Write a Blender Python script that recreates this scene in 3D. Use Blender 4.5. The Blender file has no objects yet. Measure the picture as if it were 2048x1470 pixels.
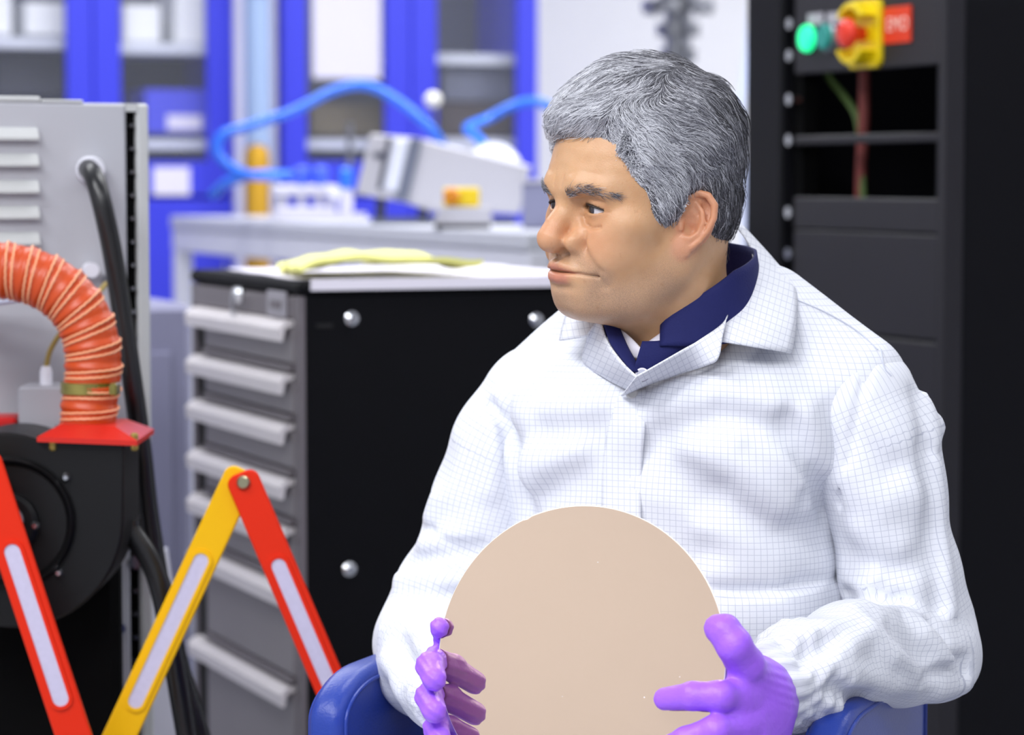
import bpy, math, random
import numpy as np
from mathutils import Vector, Matrix, noise as mnoise
random.seed(7); np.random.seed(7)
SC = bpy.context.scene
COL = SC.collection

# ------------------------------------------------------------------ camera
FPX = 5500.0                       # focal length in pixels of the 2048 px wide frame
CAM = np.array([0.0, 0.0, 1.12])
TILT = math.atan((735 - 355) / FPX)   # the horizon runs at row 355
cd = bpy.data.cameras.new('camera'); cam = bpy.data.objects.new('camera', cd); COL.objects.link(cam)
cam.location = CAM; cam.rotation_euler = (math.pi / 2 - TILT, 0, 0)
cd.sensor_width = 36.0; cd.lens = 36.0 * FPX / 2048.0; cd.clip_end = 60
cd.dof.use_dof = True; cd.dof.focus_distance = 2.49; cd.dof.aperture_fstop = 5.0
SC.camera = cam

# ------------------------------------------------------------------ world, lights, exposure
w = bpy.data.worlds.new('world'); SC.world = w; w.use_nodes = True
w.node_tree.nodes['Background'].inputs[0].default_value = (0.92, 0.95, 1.0, 1)
w.node_tree.nodes['Background'].inputs[1].default_value = 0.1
SC.view_settings.view_transform = 'Standard'; SC.view_settings.look = 'None'
SC.view_settings.gamma = 1.0; SC.view_settings.use_curve_mapping = False
SC.view_settings.exposure = 0.0
YAW = math.radians(22.7)           # the room and its furniture stand turned to the camera
def area_light(name, loc, size, power, col=(1, 1, 1), rot=(0, 0, 0)):
    ld = bpy.data.lights.new(name, 'AREA'); ld.shape = 'RECTANGLE'; ld.size, ld.size_y = size
    ld.energy = power; ld.color = col
    o = bpy.data.objects.new(name, ld); COL.objects.link(o); o.location = loc; o.rotation_euler = rot
    return o
LIGHT = 0.80
CEIL = 2.75
def rot2(x, y, a=YAW): return (x * math.cos(a) - y * math.sin(a), x * math.sin(a) + y * math.cos(a))
PANELS = []                        # ceiling lamps: (room x, room y, watts)
def room_xy(x, y): return rot2(x, y, -YAW)
for (x, y, pw) in ((-1.15, 0.75, 52), (-0.25, 0.05, 44), (-1.55, 1.75, 34), (-0.45, -1.35, 46), (0.95, 0.45, 14), (1.9, 1.9, 10), (0.4, 3.6, 22),
                   (-1.35, 4.4, 28), (-0.9, 6.0, 40), (0.55, 5.6, 38), (1.8, 6.5, 84), (2.3, 4.6, 34)):
    PANELS.append(room_xy(x, y) + (pw,))
for (rx, ry, pw) in PANELS:
    x, y = rot2(rx, ry)
    area_light('ceiling_lamp_light', (x, y, CEIL - 0.055), (1.15, 0.55), pw * LIGHT, (0.97, 0.98, 1.0), (0, 0, YAW))

# ------------------------------------------------------------------ helpers
def ray(px, py):
    u, v = (px - 1024) / FPX, (735 - py) / FPX
    c, s = math.cos(TILT), math.sin(TILT)
    return np.array([u, c + v * s, -s + v * c])
def P(px, py, Y):
    d = ray(px, py); return CAM + d * (Y / d[1])
def lin(c):
    c = np.array(c[:3], float) / 255.0
    return tuple(np.where(c <= 0.04045, c / 12.92, ((c + 0.055) / 1.055) ** 2.4)) + (1.0,)
MATS = {}
def mat(name, rgb, rough=0.5, metal=0.0, spec=0.5, var=0.0, vscale=8.0, bump=0.0, bscale=60.0, emit=0.0, trans=0.0, alpha=1.0, coat=0.0, sss=0.0):
    """procedural principled material; rgb is sRGB 0..255"""
    if name in MATS: return MATS[name]
    m = bpy.data.materials.new(name); m.use_nodes = True
    nt = m.node_tree; b = nt.nodes['Principled BSDF']; c = lin(rgb)
    b.inputs['Base Color'].default_value = c; b.inputs['Roughness'].default_value = rough
    b.inputs['Metallic'].default_value = metal; b.inputs['Specular IOR Level'].default_value = spec
    b.inputs['Transmission Weight'].default_value = trans; b.inputs['Alpha'].default_value = alpha
    b.inputs['Coat Weight'].default_value = coat
    if sss: b.inputs['Subsurface Weight'].default_value = sss; b.inputs['Subsurface Radius'].default_value = (0.01, 0.004, 0.002)
    if emit:
        b.inputs['Emission Color'].default_value = c; b.inputs['Emission Strength'].default_value = emit
    tc = nt.nodes.new('ShaderNodeTexCoord')
    if var:
        n = nt.nodes.new('ShaderNodeTexNoise'); n.inputs['Scale'].default_value = vscale; n.inputs['Detail'].default_value = 4
        nt.links.new(tc.outputs['Object'], n.inputs['Vector'])
        mx = nt.nodes.new('ShaderNodeMix'); mx.data_type = 'RGBA'
        mx.inputs[6].default_value = tuple(max(0, k * (1 - var)) for k in c[:3]) + (1,)
        mx.inputs[7].default_value = tuple(min(1, k * (1 + var)) for k in c[:3]) + (1,)
        nt.links.new(n.outputs[0], mx.inputs[0]); nt.links.new(mx.outputs[2], b.inputs['Base Color'])
    if bump:
        n2 = nt.nodes.new('ShaderNodeTexNoise'); n2.inputs['Scale'].default_value = bscale; n2.inputs['Detail'].default_value = 3
        nt.links.new(tc.outputs['Object'], n2.inputs['Vector'])
        bp = nt.nodes.new('ShaderNodeBump'); bp.inputs['Strength'].default_value = bump; bp.inputs['Distance'].default_value = 0.002
        nt.links.new(n2.outputs[0], bp.inputs['Height']); nt.links.new(bp.outputs[0], b.inputs['Normal'])
    MATS[name] = m
    return m

def link(o, parent=None, label=None, cat=None, group=None, kind=None):
    if o.name not in COL.objects: COL.objects.link(o)
    if parent is not None: o.parent = parent
    for k, v in (('label', label), ('category', cat), ('group', group), ('kind', kind)):
        if v: o[k] = v
    return o
def thing(name, label, cat, loc=(0, 0, 0), rz=0.0, group=None, kind=None):
    o = bpy.data.objects.new(name, None); o.empty_display_size = 0.05
    o.location = tuple(float(k) for k in loc); o.rotation_euler = (0, 0, rz)
    return link(o, None, label, cat, group, kind)

class MB:
    """collects shapes; build() links them as one mesh object"""
    def __init__(s): s.v = []; s.f = []
    def add(s, v, f):
        n = len(s.v); s.v.extend([tuple(map(float, p)) for p in v]); s.f.extend([tuple(n + i for i in q) for q in f]); return s
    def box(s, x0, x1, y0, y1, z0, z1, bev=0.0):
        x0, x1 = min(x0, x1), max(x0, x1); y0, y1 = min(y0, y1), max(y0, y1); z0, z1 = min(z0, z1), max(z0, z1)
        b = min(bev, (x1 - x0) * .49, (y1 - y0) * .49, (z1 - z0) * .49)
        if b <= 0:
            v = [(x, y, z) for z in (z0, z1) for y in (y0, y1) for x in (x0, x1)]
            return s.add(v, [(0, 2, 3, 1), (4, 5, 7, 6), (0, 1, 5, 4), (2, 6, 7, 3), (0, 4, 6, 2), (1, 3, 7, 5)])
        v = []; idx = {}
        for ix, x in enumerate((x0, x1)):
            for iy, y in enumerate((y0, y1)):
                for iz, z in enumerate((z0, z1)):
                    sx, sy, sz = (1 - 2 * ix), (1 - 2 * iy), (1 - 2 * iz)
                    idx[ix, iy, iz] = len(v)
                    v += [(x, y + sy * b, z + sz * b), (x + sx * b, y, z + sz * b), (x + sx * b, y + sy * b, z)]
        I = lambda a, k: idx[a] + k
        f = []
        for ix in (0, 1): q = [I((ix, 0, 0), 0), I((ix, 1, 0), 0), I((ix, 1, 1), 0), I((ix, 0, 1), 0)]; f.append(q if ix else q[::-1])
        for iy in (0, 1): q = [I((0, iy, 0), 1), I((1, iy, 0), 1), I((1, iy, 1), 1), I((0, iy, 1), 1)]; f.append(q[::-1] if iy else q)
        for iz in (0, 1): q = [I((0, 0, iz), 2), I((1, 0, iz), 2), I((1, 1, iz), 2), I((0, 1, iz), 2)]; f.append(q if iz else q[::-1])
        for iy in (0, 1):
            for iz in (0, 1): f.append([I((0, iy, iz), 1), I((0, iy, iz), 2), I((1, iy, iz), 2), I((1, iy, iz), 1)])
        for ix in (0, 1):
            for iz in (0, 1): f.append([I((ix, 0, iz), 0), I((ix, 0, iz), 2), I((ix, 1, iz), 2), I((ix, 1, iz), 0)])
        for ix in (0, 1):
            for iy in (0, 1): f.append([I((ix, iy, 0), 0), I((ix, iy, 0), 1), I((ix, iy, 1), 1), I((ix, iy, 1), 0)])
        for k in idx.values(): f.append([k, k + 1, k + 2])
        return s.add(v, f)
    def tube(s, pts, r, n=12, caps=True, closed=False):
        pts = [np.array(p, float) for p in pts]; m = len(pts)
        rs = r if hasattr(r, '__len__') else [r] * m
        t0 = pts[1] - pts[0]; up = np.array([0, 0, 1.0]) if abs(t0[2]) < .8 * np.linalg.norm(t0) else np.array([1.0, 0, 0])
        v = []; nrm = None
        for i, p in enumerate(pts):
            if closed: t = pts[(i + 1) % m] - pts[i - 1]
            else: t = pts[min(i + 1, m - 1)] - pts[max(i - 1, 0)]
            t = t / (np.linalg.norm(t) + 1e-12)
            if nrm is None: nrm = np.cross(t, up)
            nrm = nrm - t * nrm.dot(t); nrm /= (np.linalg.norm(nrm) + 1e-12); bn = np.cross(t, nrm)
            for k in range(n):
                a = 2 * math.pi * k / n; v.append(p + rs[i] * (math.cos(a) * nrm + math.sin(a) * bn))
        f = []
        for i in range(m if closed else m - 1):
            for k in range(n):
                a, b = i * n + k, i * n + (k + 1) % n; j = (i + 1) % m
                f.append((a, b, j * n + (k + 1) % n, j * n + k))
        if caps and not closed: f.append(tuple(range(n))[::-1]); f.append(tuple((m - 1) * n + k for k in range(n)))
        return s.add(v, f)
    def lathe(s, prof, c=(0, 0, 0), axis='z', n=32):
        """prof: list of (radius, height) along the axis"""
        v = []
        for (r, h) in prof:
            for k in range(n):
                a = 2 * math.pi * k / n; x, y = r * math.cos(a), r * math.sin(a)
                q = {'z': (x, y, h), 'x': (h, x, y), 'y': (y, h, x)}[axis]
                v.append((c[0] + q[0], c[1] + q[1], c[2] + q[2]))
        f = []
        for i in range(len(prof) - 1):
            for k in range(n): f.append((i * n + k, i * n + (k + 1) % n, (i + 1) * n + (k + 1) % n, (i + 1) * n + k))
        f.append(tuple(range(n))[::-1]); f.append(tuple((len(prof) - 1) * n + k for k in range(n)))
        return s.add(v, f)
    def prism(s, poly, h0, h1, axis='y', bev=0.0):
        """poly in the plane across the axis ('y': x,z  'x': y,z  'z': x,y), extruded h0..h1"""
        n = len(poly); q = {'y': lambda p, h: (p[0], h, p[1]), 'x': lambda p, h: (h, p[0], p[1]), 'z': lambda p, h: (p[0], p[1], h)}[axis]
        if bev <= 0:
            v = [q(p, h0) for p in poly] + [q(p, h1) for p in poly]; rings = 2
        else:
            c = np.mean(np.array(poly, float), axis=0)
            def inset(d):
                o = []
                for i in range(n):
                    a, b, e = np.array(poly[i - 1], float), np.array(poly[i], float), np.array(poly[(i + 1) % n], float)
                    d1 = (b - a) / (np.linalg.norm(b - a) + 1e-9); d2 = (e - b) / (np.linalg.norm(e - b) + 1e-9)
                    n1 = np.array([-d1[1], d1[0]]); n2 = np.array([-d2[1], d2[0]]); m = n1 + n2; m /= (np.linalg.norm(m) + 1e-9)
                    if m.dot(c - b) < 0 and n1.dot(c - b) < 0: m = -m
                    o.append(b + m * d)
                return o
            sg = 1 if h1 > h0 else -1
            ins = inset(bev)
            v = [q(p, h0) for p in ins] + [q(p, h0 + sg * bev) for p in poly] + [q(p, h1 - sg * bev) for p in poly] + [q(p, h1) for p in ins]; rings = 4
        f = [tuple(range(n))[::-1], tuple((rings - 1) * n + i for i in range(n))]
        for r in range(rings - 1):
            for i in range(n): f.append((r * n + i, r * n + (i + 1) % n, (r + 1) * n + (i + 1) % n, (r + 1) * n + i))
        return s.add(v, f)
    def build(s, name, m, parent=None, smooth=False, label=None, cat=None, group=None, kind=None):
        me = bpy.data.meshes.new(name); me.from_pydata(s.v, [], s.f); me.validate()
        import bmesh
        bm = bmesh.new(); bm.from_mesh(me); bmesh.ops.recalc_face_normals(bm, faces=bm.faces); bm.to_mesh(me); bm.free()
        if smooth:
            me.polygons.foreach_set('use_smooth', [True] * len(me.polygons))
            try: me.set_sharp_from_angle(angle=math.radians(40))
            except Exception: pass
        me.materials.append(m)
        o = bpy.data.objects.new(name, me)
        return link(o, parent, label, cat, group, kind)
def rrect(x0, x1, z0, z1, r, n=5):
    """rounded rectangle outline"""
    p = []
    for cx, cz, a0 in ((x1 - r, z1 - r, 0), (x0 + r, z1 - r, 90), (x0 + r, z0 + r, 180), (x1 - r, z0 + r, 270)):
        for k in range(n + 1):
            a = math.radians(a0 + 90 * k / n); p.append((cx + r * math.cos(a), cz + r * math.sin(a)))
    return p
def spline(pts, n=8):
    """Catmull-Rom through pts"""
    p = [np.array(q, float) for q in pts]; p = [2 * p[0] - p[1]] + p + [2 * p[-1] - p[-2]]; o = []
    for i in range(1, len(p) - 2):
        for k in range(n):
            t = k / n
            o.append(.5 * (2 * p[i] + (p[i + 1] - p[i - 1]) * t + (2 * p[i - 1] - 5 * p[i] + 4 * p[i + 1] - p[i + 2]) * t * t + (3 * p[i] - p[i - 1] - 3 * p[i + 1] + p[i + 2]) * t ** 3))
    o.append(p[-2]); return o
class Frame:
    """local frame of a thing that stands turned by rz at loc: turns pixels into its own coordinates"""
    def __init__(s, loc, rz=YAW): s.o = np.array([loc[0], loc[1], 0.0]); s.rz = rz; s.c, s.s = math.cos(rz), math.sin(rz)
    def to(s, p):
        d = np.array(p) - s.o; return np.array([d[0] * s.c + d[1] * s.s, -d[0] * s.s + d[1] * s.c, d[2]])
    def on(s, axis, val, px, py):
        """the point where the sight line through the pixel meets the local plane axis = val"""
        o = s.to(CAM); d = s.to(CAM + ray(px, py)) - o; k = 'xyz'.index(axis)
        return o + d * ((val - o[k]) / d[k])
# ------------------------------------------------------------------ the room shell
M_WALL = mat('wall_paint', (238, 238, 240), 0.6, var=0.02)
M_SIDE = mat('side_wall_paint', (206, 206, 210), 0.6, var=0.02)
M_FLOOR = mat('floor_vinyl', (150, 152, 160), 0.25, var=0.04, vscale=3)
M_CEIL = mat('ceiling_tile', (236, 236, 236), 0.8, var=0.02)
def room_obj(name, mb, m, kind='structure', **k):
    o = mb.build(name, m, kind=kind, **k); o.rotation_euler = (0, 0, YAW); return o
RX0, RX1, RY0, RY1 = -2.3, 5.2, -3.4, 7.75          # room in its own frame
room_obj('floor', MB().box(RX0, RX1, RY0, RY1, -0.05, 0), M_FLOOR)
room_obj('ceiling', MB().box(RX0, RX1, RY0, RY1, CEIL, CEIL + .05), M_CEIL)
room_obj('wall_back', MB().box(RX0, RX1, RY1, RY1 + .08, 0, CEIL), M_WALL)
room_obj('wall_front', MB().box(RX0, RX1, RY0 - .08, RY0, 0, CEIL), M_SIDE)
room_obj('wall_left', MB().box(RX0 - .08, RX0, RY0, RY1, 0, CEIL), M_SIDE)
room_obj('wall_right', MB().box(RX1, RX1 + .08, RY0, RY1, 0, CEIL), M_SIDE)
M_LAMP = mat('lamp_diffuser', (250, 250, 255), 0.5, emit=1.0)
M_LFRAME = mat('lamp_frame', (225, 225, 228), 0.4)
for i, (rx, ry, pw) in enumerate(PANELS):
    x, y = rot2(rx, ry)
    t = thing('ceiling_lamp', 'flat white rectangular panel lamp set in the ceiling grid', 'lamp', (x, y, CEIL), YAW, 'panel lamps in the ceiling')
    MB().box(-.6, .6, -.3, .3, -.03, 0).build('frame', M_LFRAME, t)
    MB().box(-.575, .575, -.275, .275, -.036, -.028).build('diffuser', M_LAMP, t)

# ------------------------------------------------------------------ blue glass-door cabinets along the back wall
M_BLUE = mat('blue_enamel', (58, 64, 206), 0.35, var=0.03)
M_BLUE2 = mat('blue_enamel_seam', (50, 54, 190), 0.4)
M_INSIDE = mat('cabinet_inside', (84, 88, 108), 0.6)
M_SHELF = mat('shelf_grey', (196, 200, 214), 0.45)
M_WHITEBOX = mat('white_carton', (226, 228, 232), 0.6, var=0.02)
M_DARKBOX = mat('dark_carton', (30, 32, 52), 0.6)
M_PAPER = mat('paper_white', (240, 236, 248), 0.7)
M_SHEET = mat('sheet_lilac', (212, 208, 228), 0.7)
M_GLASS = mat('door_glass', (235, 240, 250), 0.03, alpha=0.035, spec=0.6)
M_CHROME = mat('chrome', (210, 212, 216), 0.18, metal=1.0)
M_OLIVE = mat('olive_carton', (88, 78, 60), 0.7)
LYF = 7.05                                           # cabinet fronts in the room frame
FR = Frame((0, 0))
def fx(px, py=200, ly=LYF): return FR.on('y', ly, px, py)[0]
def fz(px, py, ly=LYF): return FR.on('y', ly, px, py)[2]
def blue_cabinet(label, x0, x1, stiles, shelves, contents, bottom_px):
    """x0..x1 room x of the front, stiles: list of (a, b) room x of uprights"""
    wx, wy = rot2(x0, LYF)
    t = thing('glass_cabinet', label, 'cabinet', (wx, wy, 0), YAW, 'blue glass-door cabinets on the back wall')
    W = x1 - x0; D = .42; H = 2.15
    zg = fz(bottom_px, 322)                          # lower edge of the glass
    MB().box(0, .02, .02, D, .06, H).build('side_panel', M_BLUE, t); MB().box(W - .02, W, .02, D, .06, H).build('side_panel', M_BLUE, t)
    MB().box(.02, W - .02, D - .015, D, .06, H).build('back_panel', M_INSIDE, t)
    MB().box(0, W, .02, D, H, H + .02).build('top_panel', M_BLUE, t)
    MB().box(0.02, W - .02, .05, D, 0, .06).build('plinth', M_BLUE2, t)
    MB().box(.02, W - .02, .02, D - .02, zg - .09, zg - .005).build('fixed_shelf', M_BLUE, t)
    for (z, c0, c1) in shelves: MB().box(max(.021, c0 - x0), min(W - .021, c1 - x0), .06, D - .02, z - .022, z + .004).build('shelf', M_SHELF, t)
    doors = list(zip(stiles[::2], stiles[1::2]))
    for (sa, sb) in doors:
        a0, a1 = sa[0] - x0, sa[1] - x0; b0, b1 = sb[0] - x0, sb[1] - x0
        m = MB(); m.box(a0, a1, 0, .022, zg - .09, H, .003); m.box(b0, b1, 0, .022, zg - .09, H, .003)
        m.box(a1, b0, .001, .021, zg - .09, zg); m.box(a1, b0, .001, .021, H - .05, H)
        d = m.build('door', M_BLUE, t)
        MB().box(a1, b0, .008, .012, zg, H - .05).build('pane', M_GLASS, d)
        MB().box(a0, b1, 0, .022, .08, zg - .1, .003).build('lower_door', M_BLUE, t)
        MB().tube([(b1 - .03, -.02, .75), (b1 - .03, -.02, .9)], .006, 8).build('handle', M_CHROME, t)
    return t
S = lambda a, b: (fx(a), fx(b))
hx = .0
shA = fz(60, 84, LYF + .2); shA2 = fz(360, 96, LYF + .2); shA3 = fz(360, 282, LYF + .06)
cabA = blue_cabinet('blue glass-door cabinet behind the grey louvred machine', fx(-70), fx(466), [S(-70, -30), S(134, 186), S(188, 243), S(415, 466)],
    [(shA, fx(-70), fx(190)), (shA2, fx(186), fx(466)), (shA3, fx(186), fx(466))], None, 360)
shB = fz(955, 112, LYF + .06)
cabB = blue_cabinet('blue glass-door cabinet behind the bench instruments, white sheet in its door', fx(564), fx(1076), [S(564, 614), S(772, 822), S(824, 875), S(1034, 1076)],
    [(shB, fx(823), fx(1076)), (fz(955, 280, LYF + .06), fx(823), fx(1076)), (fz(690, 282, LYF + .06), fx(564), fx(823))], None, 690)
def boxed(name, label, cat, pxa, pxb, pya, pyb, m, dy=.12, th=.12, group=None, bev=.004):
    """a carton inside a cabinet, its front dy behind the door line"""
    ly = LYF + dy; a = FR.on('y', ly, pxa, pya); b = FR.on('y', ly, pxb, pyb)
    x, y = rot2((a[0] + b[0]) / 2, ly); wd = abs(b[0] - a[0]) / 2; h = a[2] - b[2]
    o = MB().box(-wd, wd, 0, th, 0, h, bev).build(name, m, label=label, cat=cat, group=group)
    o.location = (x, y, b[2]); o.rotation_euler = (0, 0, YAW); return o
g = 'cartons on the cabinet shelves'
boxed('carton', 'white carton on the upper shelf at the left frame edge', 'box', -20, 24, -60, 72, M_WHITEBOX, .1, .2, g)
boxed('carton', 'white carton beside the dark gap on the upper left shelf', 'box', 50, 136, 4, 72, M_WHITEBOX, .1, .2, g)
boxed('carton', 'white carton on the shelf right of the double blue uprights', 'box', 246, 322, 8, 86, M_WHITEBOX, .1, .2, g)
boxed('carton', 'tall white carton against the right upright of the left cabinet', 'box', 350, 412, -60, 88, M_WHITEBOX, .1, .2, g)
boxed('file_box', 'dark navy box under the upper left shelf', 'box', -10, 130, 100, 192, M_DARKBOX, .14, .2)
boxed('file_box', 'blue storage box with a white label behind the cabinet glass', 'box', 290, 414, 178, 268, M_BLUE, .07, .2)
boxed('box_label', 'small white label on the blue storage box', 'label', 334, 404, 230, 260, M_SHEET, .068, .001, bev=0)
boxed('cabinet_label', 'large white label stuck on the blue cabinet rail', 'label', 306, 380, 334, 390, M_SHEET, -.002, .0015, bev=0)
boxed('paper_sheet', 'large white paper sheet hung inside the cabinet door glass', 'paper', 625, 762, -40, 158, M_SHEET, .013, .002, bev=0)
boxed('storage_box', 'olive brown box on the low shelf beneath the white sheet', 'box', 620, 770, 205, 272, M_OLIVE, .1, .2)
boxed('file_box', 'grey box on the shelf of the right glass door', 'box', 884, 1028, 130, 204, M_INSIDE, .1, .2)
boxed('file_box', 'dark brown box low behind the right glass door', 'box', 880, 1030, 206, 274, mat('brown_carton', (52, 40, 44), .7), .1, .2)
# pale duct between the cabinets
M_DUCT = mat('pale_duct', (150, 172, 208), 0.4, var=.03); M_DUCT2 = mat('duct_flange', (196, 196, 222), 0.45)
xa, xb = fx(470), fx(561); wx, wy = rot2((xa + xb) / 2, LYF + .02)
o = MB().box(-(xb - xa) / 2, (xb - xa) / 2, 0, .4, 0, CEIL - .004, .006).build('added_gap_panel', mat('gap_panel_paint', (208, 207, 226), .5, var=.02), label='pale grey panel added to brighten the gap between the two blue cabinets', cat='column', kind='structure'); o.location = (wx, wy, 0); o.rotation_euler = (0, 0, YAW)  # pale panel added to brighten the gap, where the wall falls in shade
xa, xb = fx(490, ly=6.98), fx(540, ly=6.98)
wx, wy = rot2((xa + xb) / 2, 6.98)
t = thing('wall_duct', 'pale blue-grey vertical duct between the two blue cabinets', 'duct', (wx, wy, 0), YAW)
MB().lathe([((xb - xa) / 2, 0), ((xb - xa) / 2, CEIL - .01)], n=24).build('pipe', M_DUCT, t, smooth=True)
for z in (.4, 1.0, 1.6, 2.2): MB().lathe([((xb - xa) / 2 + .006, z), ((xb - xa) / 2 + .006, z + .03)], n=24).build('clamp_ring', M_DUCT2, t)
# vacuum column by the wall, behind the head
M_STEEL = mat('brushed_steel', (150, 152, 158), 0.28, metal=1.0)
p = P(1356, 60, 6.6); sc = 6.6 / FPX
t = thing('vacuum_column', 'steel vacuum pipe with stacked flanges above the seated man', 'pipe', (p[0], p[1], 0))
prof_z = lambda py: P(1356, py, 6.6)[2]
MB().lathe([(26 * sc, .0), (26 * sc, prof_z(20)), (34 * sc, prof_z(18)), (38 * sc, prof_z(-20)), (38 * sc, prof_z(-200))], n=28).build('pipe', M_STEEL, t, smooth=True)
for py, r, h in ((14, 72, 10), (60, 42, 8), (110, 34, 8), (330, 45, 9)):
    fl = MB().lathe([(r * sc, prof_z(py) - h * sc), (r * sc, prof_z(py) + h * sc)], n=28).build('flange', M_STEEL, t)
    for k in range(8):
        a = k * math.pi / 4
        MB().lathe([(7 * sc, prof_z(py) - (h + 5) * sc), (7 * sc, prof_z(py) + (h + 5) * sc)], (r * .86 * sc * math.cos(a), r * .86 * sc * math.sin(a), 0), n=6).build('bolt', M_STEEL, fl)
MB().lathe([(.12, 0), (.12, .02)], n=28).build('foot', M_STEEL, t)
m = MB().tube(spline([P(1508, -60, 6.4), P(1495, 100, 6.4), P(1478, 260, 6.4), P(1490, 420, 6.4), P(1500, 900, 6.4), P(1500, 1300, 6.4)], 8), .008, 8)
m.build('air_hose', mat('pale_blue_hose', (205, 216, 248), .4), smooth=True, label='thin pale blue hose hanging beside the black rack', cat='hose')

# ------------------------------------------------------------------ aluminium bench
M_ALU = mat('aluminium_profile', (222, 223, 234), 0.4, metal=0.0, var=.03)
M_TOP = mat('bench_top', (200, 202, 212), 0.4, var=.02)
BX, BY0, BY1 = 1.826, 4.30, 6.53
ZB = P(340, 432, 6.73)[2]
wx, wy = rot2(BX, BY0)
bench = thing('workbench', 'long light grey aluminium profile workbench behind the tool cabinet', 'bench', (wx, wy, 0), YAW)
BL, BD = BY1 - BY0, .34
MB().box(0, BD, 0, BL, ZB - .03, ZB, .003).build('bench_top', M_TOP, bench)
MB().box(.004, .045, 0, BL, ZB - .085, ZB - .0305, .004).build('front_rail', M_ALU, bench)
MB().box(BD - .045, BD - .004, 0, BL, ZB - .085, ZB - .0305, .004).build('back_rail', M_ALU, bench)
for (lx, ly) in ((.004, BL - .045), (BD - .045, BL - .045), (.004, 0), (BD - .045, 0), (.004, BL * .5), (BD - .045, BL * .5)):
    MB().box(lx, lx + .041, ly, ly + .041, 0, ZB - .0855, .004).build('leg', M_ALU, bench)
MB().box(.02, BD - .02, .05, BL - .05, .3, .32).build('lower_shelf', M_TOP, bench)
BF = Frame((wx, wy))
def on_bench(px, off):
    """bench-local x, y of a spot `off` behind the front edge seen in column px"""
    q = BF.on('x', off, px, 440); return off, q[1]
def bench_thing(name, label, cat, px, off, group=None):
    x, y = on_bench(px, off); c, s = math.cos(YAW), math.sin(YAW)
    t = thing(name, label, cat, (wx + x * c - y * s, wy + x * s + y * c, ZB), 0, group)
    Y = wy + x * s + y * c
    return t, Y, Y / FPX, t.location.x, ZB
# instrument: white box pitched on its stand, turned to the camera
M_IVORY = mat('instrument_white', (196, 195, 203), 0.45, var=.02); M_IGREY = mat('instrument_grey', (110, 116, 134), 0.5); M_IBEZ = mat('instrument_bezel', (60, 64, 84), .4)
M_SCREEN = mat('instrument_panel', (232, 236, 250), .3)
t, Y, k, X0, Z0 = bench_thing('bench_instrument', 'white box instrument tilted back on dark legs on the bench', 'instrument', 800, .10)
def L(px, py): q = P(px, py, Y); return (q[0] - X0, q[2] - Z0)
MB().prism([L(838, 276), L(1062, 332), L(1040, 428), L(868, 424), L(806, 404)], -.02, .2, bev=.006).build('housing', M_IVORY, t)
MB().prism([L(742, 268), L(838, 276), L(806, 404), L(712, 388)], -.022, .19, bev=.004).build('front_hood', M_IVORY, t)
MB().prism([L(822, 276), L(846, 278), L(816, 402), L(788, 398)], -.028, -.01).build('bezel', M_IGREY, t)
MB().prism([L(790, 278), L(820, 280), L(796, 384), L(768, 378)], -.03, -.012, bev=.003).build('display', M_SCREEN, t)
MB().prism([L(776, 276), L(784, 276), L(764, 380), L(756, 378)], -.026, -.01).build('seam', M_IBEZ, t)
MB().prism([L(748, 306), L(774, 304), L(774, 314), L(748, 316)], -.028, -.01).build('switch', M_IBEZ, t)
for a in (752, 838): MB().prism([L(a, 392), L(a + 18, 396), L(a + 16, 445), L(a - 4, 445)], .02, .05).build('leg', M_IBEZ, t)
MB().box(L(740, 0)[0], L(1030, 0)[0], 0, .16, 0, .012).build('base_plate', M_IGREY, t)
r = 62 * k; q = L(985, 345)
MB().lathe([(r * math.cos(a), r * math.sin(a)) for a in np.linspace(-1.5, 1.5, 13)], (q[0], .11, q[1]), n=28).build('dome_cover', mat('frosted_cover', (206, 208, 220), .25, spec=.6), t, smooth=True)
# emergency switch box
t, Y, k, X0, Z0 = bench_thing('switch_box', 'yellow topped emergency switch box on a white base at the bench edge', 'switch', 925, .045); k *= 1.2
MB().box(-46 * k, 46 * k, -.01, .06, .0, 8 * k).build('black_base', mat('black_plastic', (20, 20, 24), .5), t)
MB().prism([(-50 * k, 8 * k), (50 * k, 8 * k), (46 * k, 36 * k), (-36 * k, 36 * k)], -.012, .06, bev=.002).build('white_base', M_IVORY, t)
MB().box(-32 * k, 28 * k, .0, .05, 36 * k, 68 * k, .003).build('yellow_body', mat('signal_yellow', (248, 214, 30), .4), t)
MB().lathe([(11 * k, -.012), (14 * k, -.006), (14 * k, 0)], (-18 * k, 0, 54 * k), 'y', 16).build('button', mat('amber_button', (226, 140, 20), .4), t)
# gas fittings row
M_FIT = mat('white_fitting', (200, 198, 210), .4); M_BCAP = mat('blue_cap', (66, 96, 246), .35); M_LB = mat('light_blue_tube', (40, 116, 240), .25, spec=.6)
t, Y, k, X0, Z0 = bench_thing('valve_manifold', 'white valve manifold with blue caps on the far bench', 'manifold', 610, .2)
MB().box(-60 * k, 60 * k, 0, .05, .0, 22 * k, .004).build('base_block', M_FIT, t)
MB().box(-64 * k, 62 * k, .0, .04, 44 * k, 66 * k, .006).build('upper_block', M_FIT, t)
for i, dx in enumerate((-44, -8, 28, 52)):
    pt = MB().lathe([(9 * k, 22 * k), (9 * k, 46 * k)], (dx * k, .02, 0), n=12).build('valve', M_FIT, t)
for dx in (-6, 30):
    c_ = MB().lathe([(14 * k, 64 * k), (17 * k, 68 * k), (17 * k, 96 * k), (12 * k, 104 * k)], (dx * k, .02, 0), n=16).build('cap', M_BCAP, t)
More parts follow.
